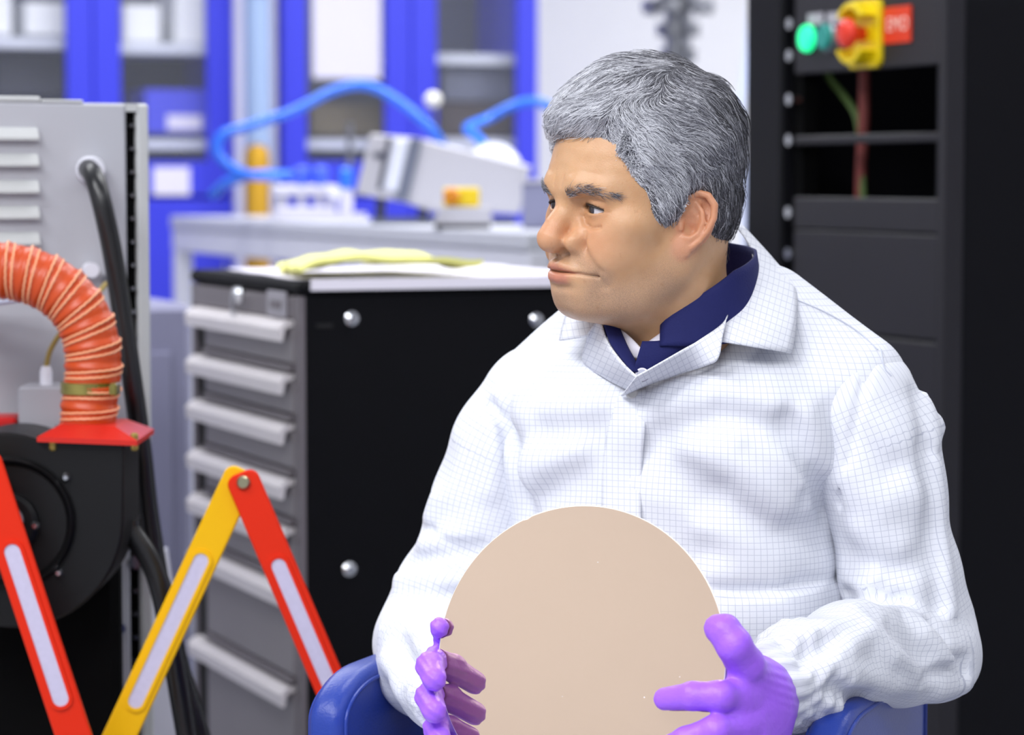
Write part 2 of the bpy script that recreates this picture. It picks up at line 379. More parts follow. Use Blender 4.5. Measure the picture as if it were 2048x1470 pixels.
MB().lathe([(13 * k, -.012), (13 * k, 0)], (62 * k, 0, 52 * k), 'y', 16).build('gauge', mat('gauge_face', (242, 242, 248), .3), t)
t, Y, k, X0, Z0 = bench_thing('syringe_filter', 'small white filter bottle with a light blue cap by the instrument', 'filter', 692, .2)
MB().lathe([(14 * k, 0), (14 * k, 50 * k), (9 * k, 62 * k)], n=16).build('bottle', M_FIT, t, smooth=True)
MB().lathe([(12 * k, 62 * k), (14 * k, 66 * k), (14 * k, 98 * k), (8 * k, 104 * k)], n=16).build('cap', M_LB, t, smooth=True)
t, Y, k, X0, Z0 = bench_thing('stand_rod', 'thin grey support rod standing left of the tilted instrument', 'rod', 700, .28)
MB().lathe([(6 * k, 0), (6 * k, 190 * k)], n=10).build('rod', M_STEEL, t); MB().box(-20 * k, 20 * k, -.03, .03, 0, .012).build('foot', M_IGREY, t)
t, Y, k, X0, Z0 = bench_thing('adhesive_tray', 'low white tray lying along the bench front', 'tray', 640, .1)
m = MB(); m.box(-90 * k, 90 * k, -.02, .05, 0, 6 * k); m.box(-90 * k, 90 * k, -.02, -.016, 6 * k, 16 * k); m.box(-90 * k, 90 * k, .046, .05, 6 * k, 16 * k); m.box(-90 * k, -87 * k, -.016, .046, 6 * k, 16 * k); m.box(87 * k, 90 * k, -.016, .046, 6 * k, 16 * k)
m.build('tray_shell', M_FIT, t)
t, Y, k, X0, Z0 = bench_thing('controller_box', 'grey controller box half hidden behind the face', 'controller', 1085, .16)
MB().box(-40 * k, 60 * k, 0, .2, 0, 92 * k, .004).build('case', mat('controller_lilac', (140, 142, 172), .5), t); MB().box(-44 * k, 64 * k, -.004, .2, 92 * k, 100 * k).build('lid', M_FIT, t)
# light blue air tubes looping above the bench
Yt = 6.0
MB().tube(spline([P(890, 300, 6.05), P(862, 258, Yt), P(800, 205, Yt), P(735, 172, Yt), P(670, 180, Yt), P(590, 220, Yt), P(505, 250, Yt), P(448, 268, Yt), P(434, 300, Yt), P(456, 330, Yt), P(500, 350, Yt), P(560, 352, 6.05)], 10), 10 * Yt / FPX, 10).build('air_tube', M_LB, smooth=True, label='light blue air tube looping high above the bench', cat='tube')
MB().tube(spline([P(1130, 235, 5.9), P(1080, 205, 5.9), P(1030, 210, 5.9), P(975, 238, 5.9), P(935, 256, 5.8), P(955, 275, 5.7), P(972, 296, 5.63)], 10), 10 * 5.9 / FPX, 10).build('air_tube', M_LB, smooth=True, label='light blue air tube arching towards the seated head', cat='tube')
MB().tube(spline([P(425, 390, 6.2), P(455, 365, 6.15), P(510, 350, 6.1), P(585, 350, 6.1)], 8), 10 * 6.1 / FPX, 10).build('air_tube', M_LB, smooth=True, label='short light blue air tube low by the brass cylinder', cat='tube')
p = P(866, 200, 6.2)
t = thing('ball_knob', 'round cream ball knob on a thin stem before the cabinets', 'knob', (p[0], p[1], p[2]))
MB().lathe([(17 * 6.2 / FPX * math.cos(a), 17 * 6.2 / FPX * math.sin(a)) for a in np.linspace(-1.5, 1.5, 11)], n=20).build('ball', mat('cream_ball', (226, 224, 216), .4), t, smooth=True)
MB().tube([(0, 0, ZB - p[2] + .002), (0, 0, -.015)], .004, 8).build('stem', M_STEEL, t)
p = P(514, 350, 7.0); k = 7.0 / FPX
M_BRASS = mat('brass', (196, 150, 40), 0.35, metal=.55, var=.1)
t = thing('brass_cylinder', 'brass coloured gas cylinder standing behind the bench', 'cylinder', (p[0], p[1], 0))
ztop = P(514, 288, 7.0)[2]
MB().lathe([(26 * k, 0), (26 * k, ztop - .03), (22 * k, ztop - .01), (10 * k, ztop)], n=24).build('cylinder_body', M_BRASS, t, smooth=True)
MB().lathe([(29 * k, .5), (29 * k, .53)], n=24).build('band', M_STEEL, t)
# grey steel cabinet seen between the louvred machine and the tool cabinet
M_LILAC = mat('grey_lilac_enamel', (150, 150, 178), 0.35, var=.05)
p = P(388, 620, 4.6); cz = P(388, 606, 4.6)[2]
t = thing('storage_locker', 'grey lilac steel locker between louvred machine and tool cabinet', 'locker', (p[0], p[1], 0), YAW)
m = MB().box(-.34, -.003, 0, .4, .04, cz, .012).build('body', M_LILAC, t)
MB().box(-.30, -.04, -.008, 0, .1, cz - .08, .003).build('door', M_LILAC, t)
MB().box(-.33, -.01, .02, .38, 0, .04).build('plinth', M_IGREY, t)
# white cable duct standing on the floor beside it
q0, q1 = P(300, 1290, 3.55), P(338, 1290, 3.55)
o = MB().prism([(q0[0], P(0, 1105, 3.55)[2]), (P(316, 0, 3.55)[0], P(0, 1105, 3.55)[2]), (P(345, 0, 3.55)[0], P(0, 1320, 3.55)[2]), (P(372, 0, 3.55)[0], 0), (q0[0], 0)], 3.55, 3.6, bev=.003)
o.build('cable_guard', mat('guard_white', (232, 232, 244), .45), label='white floor cable guard behind the black cables', cat='cable guard')
# ------------------------------------------------------------------ tool cabinet
M_BLACK = mat('black_powder_coat', (14, 14, 18), 0.6, spec=.12, var=.15, vscale=5)
M_DRAWER = mat('drawer_grey', (142, 137, 141), 0.42, var=.05)
M_DRAWER2 = mat('drawer_frame', (116, 110, 115), 0.45)
M_HANDLE = mat('handle_aluminium', (244, 238, 240), 0.35, metal=.1, var=.03, vscale=20)
M_RECESS = mat('drawer_recess', (12, 12, 14), .7)
p = P(601, 560, 3.7)
tc_ = thing('tool_cabinet', 'tall grey drawer cabinet with black side panel and white sheet on top', 'cabinet', (p[0], p[1], 0), YAW)
TF = Frame((p[0], p[1])); W_ = .52; D_ = .48
zt = P(601, 562, 3.7)[2]
TZ = lambda py: TF.on('x', 0, 596, py)[2]
MB().box(.007, D_, 0, W_, .05, zt - .02, .002).build('body', M_BLACK, tc_)
MB().box(-.004, D_ + .005, -.005, W_ + .005, zt - .02, zt, .006).build('top_panel', M_BLACK, tc_)
MB().box(.05, D_ - .03, .03, W_ - .03, 0, .05).build('plinth', M_RECESS, tc_)
MB().box(-.002, .0065, 0, .022, .05, zt - .021).build('front_post', M_DRAWER2, tc_); MB().box(-.002, .0065, W_ - .022, W_, .05, zt - .021).build('front_post', M_DRAWER2, tc_)
hz = [668, 775, 875, 985, 1083, 1200, 1400]
tops = [TZ(y) for y in hz]
lockz = TZ(640)
lp = MB().box(-.004, .0065, .022, W_ - .022, lockz, zt - .022, .003).build('lock_panel', M_DRAWER2, tc_)
q = TF.on('x', -.004, 484, 590); MB().lathe([(.011, -.012), (.012, -.004), (.012, 0)], (-.004, q[1], q[2]), 'x', 16).build('lock', M_CHROME, lp)
MB().box(-.02, -.012, q[1] - .002, q[1] + .002, q[2] - .03, q[2]).build('key', M_CHROME, lp)
q = TF.on('x', -.004, 557, 608); b_ = MB().box(-.008, -.004, q[1] - .042, q[1] + .042, q[2] - .018, q[2] + .018, .003).build('badge', mat('badge_grey', (168, 164, 172), .3, metal=.4), lp)
MB().box(-.0095, -.008, q[1] - .022, q[1] + .022, q[2] - .006, q[2] + .005).build('badge_mark', M_DRAWER2, b_)
MB().box(.003, .0068, .022, W_ - .022, .05, lockz).build('recess', M_RECESS, tc_)
for i, z in enumerate(tops):
    zl = (tops[i + 1] + .018) if i < len(tops) - 1 else .09
    d = MB().box(-.004, .0025, .024, W_ - .075, zl + .012, z + .008, .003).build('drawer', M_DRAWER, tc_)
    MB().prism([(-.020, z - .011), (-.022, z + .006), (-.012, z + .016), (.0, z + .018), (.0, z + .010), (-.012, z + .006), (-.016, z - .011)], .03, W_ - .03, 'y').build('handle', M_HANDLE, d)
    MB().box(-.010, .0025, .024, W_ - .075, zl + .002, zl + .0115, .003).build('lip', M_DRAWER2, d)
for (px, py) in ((703, 637), (698, 1138), (1072, 640)):
    q = TF.on('y', -.001, px, py)
    MB().lathe([(.010, 0), (.010, -.003), (.004, -.006)], (q[0], 0, q[2]), 'y', 16).build('bolt', M_CHROME, tc_)
q0, q1 = TF.on('y', 0, 632, 648), TF.on('y', 0, 665, 655)
MB().box(q0[0], q1[0], -.002, .002, q1[2], q0[2]).build('slot', M_RECESS, tc_)
# white sheet and yellow wipe lying on it
def sheet(name, corners, z, m, label, cat, amp=.004, n=24, th=.0015, seed=0):
    """thin slightly rumpled sheet spanning four corners (x, y) in cabinet coordinates"""
    m_ = MB(); c = [np.array(q, float) for q in corners]; top = []; rng = random.Random(seed)
    for i in range(n + 1):
        for j in range(n + 1):
            u, v = i / n, j / n
            q = c[0] * (1 - u) * (1 - v) + c[1] * u * (1 - v) + c[2] * u * v + c[3] * (1 - u) * v
            h = amp * (mnoise.noise(Vector((q[0] * 9 + seed, q[1] * 9, 1.3))) + .6 * mnoise.noise(Vector((q[0] * 22, q[1] * 22 + seed, 4))) + .9) + (amp * .9 * math.sin(math.pi * u) if seed else 0)
            top.append((q[0], q[1], z + max(.0012, h)))
    N = (n + 1) ** 2; v = top + [(a, b, h - th) for a, b, h in top]; f = []
    for i in range(n):
        for j in range(n):
            a = i * (n + 1) + j; f.append((a, a + 1, a + n + 2, a + n + 1)); f.append((N + a, N + a + n + 1, N + a + n + 2, N + a + 1))
    E = [i * (n + 1) for i in range(n + 1)] + [n * (n + 1) + j for j in range(1, n + 1)] + [i * (n + 1) + n for i in range(n - 1, -1, -1)] + [j for j in range(n - 1, 0, -1)]
    for i in range(len(E)): a, b = E[i], E[(i + 1) % len(E)]; f.append((a, b, N + b, N + a))
    m_.add(v, f); o = m_.build(name, m, smooth=True, label=label, cat=cat)
    o.location = tc_.location; o.rotation_euler = (0, 0, YAW); return o
ps = sheet('paper_sheet', [(.0, .02), (D_ - .01, -.004), (D_ - .01, .5), (.04, .47)], zt + .0005, M_PAPER, 'white paper sheet covering the tool cabinet top', 'paper', .002)
MB().box(.012, D_ - .01, -.0078, -.0062, zt - .013, zt + .002).build('folded_edge', M_PAPER, ps)
MB().box(.02, .05, W_ + .0055, W_ + .008, zt - .06, zt - .035, .001).build('red_patch', mat('patch_red', (220, 60, 40), .4), tc_)  # small flat red patch at the far side edge
sheet('folded_wipe', [(.0, .0), (.27, .012), (.24, .30), (.05, .26)], zt + .0095, mat('yellow_cloth', (250, 248, 150), .8, var=.04, vscale=14), 'pale yellow folded cloth lying on the white sheet', 'cloth', .012, seed=5, th=.007)

# ------------------------------------------------------------------ black equipment rack
M_RACK = mat('rack_black', (14, 14, 19), 0.55, spec=.15, var=.1, vscale=4); M_RPANEL = mat('rack_panel', (42, 41, 46), 0.5, spec=.25, var=.05, vscale=6)
M_RDARK = mat('rack_inside', (5, 5, 6), .8, spec=.1)
p = P(1893, 300, 4.0)
rk = thing('equipment_rack', 'tall black equipment rack with emergency stop panel behind the man', 'rack', (p[0], p[1], 0), YAW)
RF = Frame((p[0], p[1])); RW, RD, RH = .6, .8, 2.05
def R(px, py, x=0.0): return RF.on('x', x, px, py)
MB().box(0, RD, -.0, .03, 0, RH, .003).build('side_panel', M_RACK, rk)
MB().box(0.02, RD, RW - .03, RW, 0, RH, .003).build('side_panel', M_RACK, rk)
MB().box(RD - .02, RD, .03, RW - .03, 0, RH).build('back_panel', M_RDARK, rk)
MB().box(0, RD, -.0, RW, RH, RH + .03, .003).build('top_panel', M_RACK, rk)
MB().box(0, RD, 0, RW, 0, .08).build('plinth', M_RACK, rk)
q = R(1592, 300); yl = q[1]                                   # left post inner edge
MB().box(-.012, .03, yl + .03, RW + .005, .08, RH, .004).build('door_frame', M_RACK, rk)
MB().box(.012, .04, yl + .0, yl + .03, .08, RH).build('mounting_rail', M_RDARK, rk)
yr = R(1882, 300)[1]
MB().box(-.006, .03, -.002, yr, .08, RH, .003).build('front_post', M_RPANEL, rk)
def rpanel(name, ya, yb, m=M_RPANEL, x=.0):
    za, zb = R(1740, ya)[2], R(1740, yb)[2]
    return MB().box(x - .004, x + .02, yr, yl - .0, zb, za, .0025).build(name, m, rk)
top = rpanel('stop_panel', -170, 138); rpanel('blank_panel', 268, 286); rpanel('blank_panel', 396, 462); rpanel('blank_panel', 465, 668, M_RPANEL); rpanel('blank_panel', 672, 900, M_RPANEL); rpanel('blank_panel', 905, 1180)
rpanel('blank_panel', 1184, 1500)
MB().box(.12, RD - .02, yr, yl, .08, .1).build('floor_plate', M_RDARK, rk)
for py in (46, 110, 198, 280, 425, 508):
    q = R(1600, py, .0); MB().lathe([(.009, -.008), (.0095, -.003), (.0095, .012)], (0, yl + .012, q[2]), 'x', 14).build('rack_screw', M_CHROME, rk)
def disc(px, py, r, x0, x1, name, m, parent=rk, n=24, prof=None):
    q = R(px, py, 0); return MB().lathe(prof or [(r * .9, x1 - .001), (r, x1 + .003), (r, x0)], (0, q[1], q[2]), 'x', n).build(name, m, parent, smooth=True)
pr = 5500 / 4.25
lamp_green = disc(1626, 77, .0215, .0, -.016, 'green_lamp', mat('lit_green', (30, 235, 150), .3, emit=1.3), top)
disc(1626, 77, .025, .0, -.006, 'lamp_ring', M_RDARK, lamp_green)
lamp2 = disc(1662, 74, .0205, .0, -.016, 'teal_button', mat('teal_plastic', (28, 150, 140), .3), top)
disc(1662, 74, .025, .0, -.008, 'button_ring', mat('ring_grey', (150, 152, 160), .3, metal=.8), lamp2)
for px in (1637, 1676, 1712):
    q = R(px, 38 if px < 1650 else (36 if px < 1700 else 34)); MB().box(-.0065, -.004, q[1] - .024, q[1] + .024, q[2] - .009, q[2] + .009).build('name_plate', mat('plate_grey', (176, 174, 182), .5), top)
# mushroom stop button in its yellow guard
sq = R(1740, 68); st = disc(1740, 68, .02, .0, -.03, 'stop_button', mat('stop_red', (232, 56, 32), .35), top, prof=[(.010, -.050), (.019, -.048), (.023, -.043), (.023, -.036), (.014, -.028), (.011, -.02), (.011, 0)])
M_YEL = mat('guard_yellow', (236, 208, 10), .35)
def arcs(r0, r1, a0, a1, n=14): return [(r1 * math.cos(a), r1 * math.sin(a)) for a in np.linspace(a0, a1, n)] + [(r0 * math.cos(a), r0 * math.sin(a)) for a in np.linspace(a1, a0, n)]
g_ = MB(); R0, R1 = .040, .047
g_.prism([(sq[1] + a, sq[2] + b) for a, b in rrect(-.048, .048, -.052, .052, .014)], -.004, -.012, 'x', bev=.001)
for sgn in (1, -1):
    arc = arcs(R0, R1, math.radians(35), math.radians(145))
    g_.prism([(sq[1] + a, sq[2] + sgn * b) for a, b in arc], -.01, -.038, 'x', bev=.002)
g_.build('guard', M_YEL, top)
q = R(1795, 50); lab = MB().box(-.007, -.004, q[1] - .048, q[1] + .03, q[2] - .027, q[2] + .027).build('stop_label', mat('label_red', (228, 58, 18), .45), top)
cu = bpy.data.curves.new('label_text', 'FONT'); cu.body = 'EMO'; cu.size = .030; cu.extrude = .0003; cu.align_x = 'CENTER'; cu.align_y = 'CENTER'
cu.materials.append(mat('label_cream', (250, 205, 190), .5))
tmp = bpy.data.objects.new('tmp_text', cu); COL.objects.link(tmp); bpy.context.view_layer.update()
me_ = bpy.data.meshes.new_from_object(tmp.evaluated_get(bpy.context.evaluated_depsgraph_get())); bpy.data.objects.remove(tmp)
o = bpy.data.objects.new('label_text', me_); link(o, lab); o.location = (-.0075, q[1] - .012, q[2]); o.rotation_euler = (math.pi / 2, 0, -math.pi / 2)
# wires hanging inside
def wire(pts, r, m, label):
    MB().tube(spline([RF.on('x', .07, a, b) for a, b in pts], 8), r, 8).build('wire', m, rk, smooth=True, label=label)
wire([(1640, 100), (1655, 150), (1690, 195), (1715, 240), (1722, 330), (1728, 420)], .0055, mat('wire_green', (92, 118, 62), .5), 'green wire')
wire([(1728, 90), (1728, 150), (1727, 240), (1722, 330), (1720, 430)], .009, mat('wire_red', (132, 62, 58), .5), 'red wire bundle')

# ------------------------------------------------------------------ louvred machine on the left
M_MACH = mat('machine_grey', (186, 187, 194), 0.4, var=.03, vscale=4); M_MACH2 = mat('machine_edge', (196, 198, 198), .4)
YM = 3.25; p = P(302, 700, YM)
mc = thing('louvred_machine', 'light grey steel machine housing with louvre slots and black side slot', 'machine', (p[0], p[1], 0), YAW)
MF = Frame((p[0], p[1])); zt2 = MF.on('y', 0, 290, 207)[2]
mx = lambda px, py=600: MF.on('y', 0, px, py)[0]; mz = lambda py, px=150: MF.on('y', 0, px, py)[2]
MB().box(mx(-260), mx(256), 0, .5, .06, zt2, .003).build('panel', M_MACH, mc)
MB().box(mx(277), 0, 0, .5, .06, zt2, .003).build('corner_post', M_MACH2, mc)
slot = MB().box(mx(255), mx(278), .012, .45, .06, mz(222)).build('cable_slot', M_RDARK, mc)
MB().box(mx(255), mx(278), 0, .45, mz(222), zt2).build('slot_cap', M_MACH2, mc)
for py in np.arange(250, 1460, 47.0):
    MB().lathe([(.002, -.001), (.0032, .004), (.0032, .012)], (mx(268), .002, mz(py)), 'y', 8).build('slot_screw', M_STEEL, mc)
MB().box(mx(-255), mx(-8), .02, .48, 0, .06).build('plinth', M_RDARK, mc); MB().box(mx(10), mx(290), .02, .48, 0, .06).build('plinth', M_RDARK, mc)
for (a, b, h) in ((-200, 86, 12), (86, 172, 6)): MB().box(mx(a), mx(b), .0, .3, zt2, zt2 + h * YM / FPX, .002).build('lid', M_MACH2, mc)
for py in (268, 320, 373, 424, 476, 528):
    za, zb = mz(py - 11), mz(py + 13)
    MB().prism([(0, za + .001), (-.006, za - .003), (-.011, zb + .003), (-.011, zb), (0, zb)], mx(-150), mx(78), 'x').build('louvre', M_MACH2, mc)
for (px, py) in ((232, 1262), (262, 1130), (215, 560)): MB().lathe([(.007, -.004), (.007, 0)], (mx(px), 0, mz(py)), 'y', 12).build('screw', M_STEEL, mc)
MB().lathe([(.006, -.0015), (.006, 0)], (mx(92), 0, mz(1400)), 'y', 10).build('hole_plug', mat('plug_navy', (20, 20, 50), .5), mc)
MB().box(mx(-200), mx(36), -.02, -.0005, mz(1700) if mz(1700) > .06 else .06, mz(1236), .003).build('access_plate', mat('plate_taupe', (168, 162, 164), .45), mc)
gl = MB().lathe([(.0165, -.002), (.0165, -.010), (.0135, -.018), (.0135, -.022)], (mx(178, 338), 0, mz(340)), 'y', 24).build('cable_gland', mat('gland_white', (236, 236, 246), .3), mc, smooth=True)
MB().lathe([(.009, -.002), (.009, -.016)], (mx(178), 0, mz(540)), 'y', 16).build('small_gland', mat('gland_white', (236, 236, 246), .3), mc)
# cables
M_CABLE = mat('black_cable', (16, 17, 20), .32, spec=.6)
Yc = 3.13
MB().tube(spline([P(176, 338, 3.185), P(186, 350, 3.15), P(200, 392, Yc), P(222, 490, Yc), P(240, 600, Yc), P(262, 745, Yc), P(282, 890, Yc + .02), P(298, 1030, Yc + .04), P(326, 1200, Yc + .05), P(362, 1340, Yc + .05), P(404, 1480, Yc + .05), P(440, 1640, Yc + .1), P(452, 1800, Yc + .2), (P(460, 1900, 3.3)[0], 3.3, .012)], 8), .0118, 12).build('power_cable', M_CABLE, smooth=True, label='thick black cable running down from the white gland', cat='cable')
MB().tube(spline([P(258, 1040, 3.04), P(262, 1062, 3.04), P(300, 1120, 3.04), P(325, 1190, 3.04), P(345, 1300, 3.05), P(362, 1400, 3.06), P(378, 1500, 3.08), P(395, 1650, 3.12), (P(400, 1800, 3.2)[0], 3.2, .012)], 8), .0125, 12).build('power_cable', M_CABLE, smooth=True, label='black cable looping from the side of the blower', cat='cable')
# ------------------------------------------------------------------ blower with orange hose
YB = 2.95; k = YB / FPX
M_BLOW = mat('blower_black', (11, 11, 13), .42, spec=.3, var=.1)
c0 = P(18, 1045, YB)
bl = thing('blower', 'black centrifugal blower with round inlet and red outlet flange', 'blower', (c0[0], c0[1], 0), 0)
bz = c0[2]
B = lambda px, py: ((px - 18) * k, (1045 - py) * k)
out = [B(252, 872)]
th0 = math.radians(5)
for a in np.linspace(math.radians(4), math.radians(-291), 60):
    r_ = 232 - 60 * (math.radians(4) - a) / math.radians(324)
    out.append((r_ * k * math.cos(a), r_ * k * math.sin(a)))
out.append(B(80, 872))
poly = [(a, bz + b) for a, b in out]
MB().prism(poly, -.0, .12, 'y', bev=.003).build('volute', M_BLOW, bl)
MB().lathe([(134 * k, 0.001), (134 * k, -.006), (128 * k, -.010), (120 * k, -.006), (116 * k, -.001), (60 * k, -.001)], (0, 0, bz), 'y', 48).build('inlet_ring', M_BLOW, bl, smooth=True)
hub = MB().lathe([(62 * k, -.001), (62 * k, -.012), (54 * k, -.016), (20 * k, -.016)], (0, 0, bz), 'y', 32).build('hub_plate', M_BLOW, bl, smooth=True)
MB().lathe([(30 * k, -.016), (30 * k, -.02), (22 * k, -.021), (14 * k, -.02)], (B(24, 0)[0], 0, bz + B(0, 1037)[1]), 'y', 24).build('shaft_seal', M_STEEL, hub)
for (px, py) in ((31, 998), (76, 1047), (135, 953), (118, 1146), (-60, 1180)):
    q = B(px, py); MB().lathe([(9.5 * k, -.0165), (9.5 * k, -.020), (5 * k, -.024)], (q[0], 0 if px < 100 else .0155, bz + q[1]), 'y', 14).build('bolt', M_CHROME, bl)
M_RED = mat('flange_red', (200, 32, 18), .35)
FZ = lambda py: bz + B(0, py)[1]
fl = MB()
x0, x1 = B(80, 0)[0], B(280, 0)[0]
a_, b_ = B(122, 0)[0], B(230, 0)[0]
fl.add([(x0, -.012, FZ(880)), (x1, -.012, FZ(888)), (x1, .13, FZ(888)), (x0, .13, FZ(880)), (a_, .01, FZ(848)), (b_, .01, FZ(852)), (b_, .1, FZ(852)), (a_, .1, FZ(848)),
        (x0, -.012, FZ(870)), (x1, -.012, FZ(878)), (x1, .13, FZ(878)), (x0, .13, FZ(870))],
       [(0, 1, 2, 3), (0, 1, 9, 8), (1, 2, 10, 9), (2, 3, 11, 10), (3, 0, 8, 11), (8, 9, 5, 4), (9, 10, 6, 5), (10, 11, 7, 6), (11, 8, 4, 7), (4, 5, 6, 7)])
fl.build('outlet_flange', M_RED, bl)
for px in (108, 272):
    q = B(px, 878); MB().lathe([(5 * k, FZ(900)), (8 * k, FZ(896)), (8 * k, FZ(868)), (5 * k, FZ(864))], (q[0], .0, 0), 'z', 8).build('flange_bolt', mat('zinc_yellow', (170, 150, 80), .4, metal=.8), bl)
MB().box(-.06, .10, .121, .16, .0, bz + .02, .01).build('motor_stand', M_RDARK, bl)
# hose: corrugated tube with a wire helix
YH = YB + .055
path = spline([P(-150, 548, YH), P(-60, 540, YH), P(0, 540, YH), P(62, 552, YH), P(118, 580, YH), P(162, 628, YH), P(184, 690, YH), P(186, 750, YH), P(180, 800, YH), P(176, 854, YH)], 16)
path = np.array(path); seg = np.r_[0, np.cumsum(np.linalg.norm(np.diff(path, axis=0), axis=1))]
S_ = np.linspace(0, seg[-1], 400); path = np.stack([np.interp(S_, seg, path[:, i]) for i in range(3)], 1)
pitch = 41 * YH / FPX
ph = 2 * np.pi * S_ / pitch
rad = (56 * YH / FPX) * (1 + .028 * np.cos(ph) + .02 * np.cos(2 * ph))
rad[S_ < 0] = rad[0]
hs = thing('air_hose', 'orange ribbed silicone duct hose bending down into the blower', 'hose', path[0])
po = path - path[0]
M_HOSE = mat('hose_orange', (194, 68, 10), .4, coat=.05, var=.06, vscale=25)
MB().tube(po, rad, 32).build('hose_wall', M_HOSE, hs, smooth=True)
hel = []
T = np.gradient(po, axis=0); T /= np.linalg.norm(T, axis=1)[:, None]
N1 = np.tile(np.array([0, 1.0, 0]), (len(T), 1)); N2 = np.cross(T, N1)
M_WIRE = mat('hose_cord', (244, 176, 132), .45)
for kk, off in enumerate((0, .3)):
    pts = []
    for s in np.linspace(0, seg[-1] * .985, 1100):
        i = min(len(S_) - 1, int(s / seg[-1] * (len(S_) - 1))); a = 2 * math.pi * (s / pitch * 1.0 + off)
        # cord lies as closed-looking rings: one turn per pitch
        rr = rad[i] * 1.012
        pts.append(po[i] + rr * (math.cos(a) * N1[i] + math.sin(a) * N2[i]))
    MB().tube(pts, .0012, 6).build('cord', M_WIRE, hs, smooth=True)
cl = P(180, 775, YH) - path[0]
M_ZINC = mat('zinc_band', (160, 150, 84), .25, metal=.9, var=.3, vscale=60)
MB().lathe([(56.5 * k, -.007), (60 * k, -.006), (60 * k, .006), (56.5 * k, .007)], cl, 'z', 36).build('clamp_band', M_ZINC, hs, smooth=True)
MB().box(cl[0] + 52 * k, cl[0] + 68 * k, cl[1] - .05, cl[1] - .02, cl[2] - .006, cl[2] + .008, .002).build('clamp_screw', M_ZINC, hs)
# small fittings in front of the louvred panel
p = P(90, 830, 3.09); k2 = 3.05 / FPX
t = thing('junction_box', 'grey junction box with white connector behind the blower', 'junction box', (p[0], p[1], p[2]), 0)
MB().box(-55 * k2, 55 * k2, 0, .06, -60 * k2, 58 * k2, .003).build('box', mat('junction_grey', (168, 168, 176), .4), t)
MB().lathe([(13 * k2, 58 * k2), (13 * k2, 84 * k2), (9 * k2, 96 * k2)], (-6 * k2, .03, 0), n=14).build('connector', mat('gland_white', (236, 236, 246), .3), t)
MB().tube(spline([(-6 * k2, .03, 94 * k2), (4 * k2, .03, 130 * k2), (30 * k2, .03, 170 * k2), (70 * k2, .04, 210 * k2), (100 * k2, .1, 260 * k2)], 8), 5.5 * k2, 8).build('wire', mat('wire_ochre', (160, 138, 70), .5), t, smooth=True)
o = MB().box(-70 * k2, 30 * k2, 0, .06, -18 * k2, 18 * k2, .003).build('terminal_block', mat('terminal_red', (196, 16, 12), .4), label='small red terminal block at the left edge beside the blower', cat='terminal'); o.location = tuple(P(2, 853, 3.09))
o = MB().box(-90 * k2, 74 * k2, 0, .06, -5 * k2, 5 * k2, .003).build('plastic_bag', mat('bag_blue', (206, 214, 236), .2, spec=.7), label='clear folded plastic strip under the orange hose', cat='plastic'); o.location = tuple(P(0, 606, 3.09)); o.rotation_euler = (0, -.14, 0)
# ------------------------------------------------------------------ folding barrier of red and yellow slats
M_BRED = mat('barrier_red', (222, 42, 8), .42, spec=.25); M_BYEL = mat('barrier_yellow', (240, 184, 4), .42, spec=.25)
M_REFL = mat('reflective_tape', (206, 200, 224), .35, metal=.15, var=.08, vscale=160)
bp0 = P(487, 965, 2.965)
br = thing('folding_barrier', 'expandable safety barrier of red and yellow slats with reflective strips', 'barrier', (bp0[0], bp0[1], 0), 0)
def slat(pa, pb, Y, m, name, wpx=62, bolt=True):
    """slat from pixel pa (top pivot) along pixel pb, down to the floor tier"""
    A, B_ = P(pa[0], pa[1], Y), P(pb[0], pb[1], Y); d = np.array([B_[0] - A[0], B_[2] - A[2]]); L0 = np.linalg.norm(d); d /= L0
    L1 = (A[2] - .02) / -d[1]; n_ = np.array([-d[1], d[0]])
    kk = Y / FPX; h = wpx * kk / 2
    o = bpy.data.objects.new('slat_root', None)
    ox, oy, oz = A[0] - bp0[0], Y - bp0[1], A[2]
    def W2(a, b): return (ox + d[0] * a + n_[0] * b, oz + d[1] * a + n_[1] * b)
    m1 = MB(); pts = rrect(-h * .62, L1, -h, h, h * .62)
    m1.prism([W2(a, b) for a, b in pts], oy, oy + .008, 'y', bev=.0015)
    lip = 168 * kk; ll = 345 * kk
    holes = []
    a0 = lip
    o = m1.build(name, m, br)
    s_ = 1
    while a0 + ll < L1 - .03:
        for (wa, wb) in ((0, 0),):
            rr = h * .46
            fr = MB(); outer = rrect(a0 - .004, a0 + ll + .004, -rr - .004, rr + .004, rr + .003, 6); inner = rrect(a0, a0 + ll, -rr, rr, rr * .98, 6)
            n = len(outer); v = [(*W2(*q)[:1], oy - .0022, W2(*q)[1]) for q in outer] + [(W2(*q)[0], oy - .0022, W2(*q)[1]) for q in inner] + [(W2(*q)[0], oy - .0005, W2(*q)[1]) for q in inner] + [(W2(*q)[0], oy + .0005, W2(*q)[1]) for q in outer]
            f = []
            for r_ in range(3):
                for i in range(n): f.append((r_ * n + i, r_ * n + (i + 1) % n, ((r_ + 1)) * n + (i + 1) % n, (r_ + 1) * n + i)) if r_ < 2 else None
            for i in range(n): f.append((i, (i + 1) % n, 3 * n + (i + 1) % n, 3 * n + i))
            fr.add(v, f); fr.build('strip_rim', m, o)
            MB().prism([W2(*q) for q in inner], oy - .0008, oy + .0005, 'y').build('reflective_strip', M_REFL, o)
        a0 += ll + 2 * lip + .0
    if bolt:
        q = W2(0, 0); MB().lathe([(.0055, -.005), (.0075, -.003), (.0078, 0)], (q[0], oy, q[1]), 'y', 14).build('bolt', mat('zinc_bolt', (176, 172, 140), .3, metal=.9), br, smooth=True)
    return o
slat((478, 958), (226, 1500), 2.978, M_BYEL, 'slat', 66, False)
slat((487, 965), (660, 1372), 2.965, M_BRED, 'slat', 66)
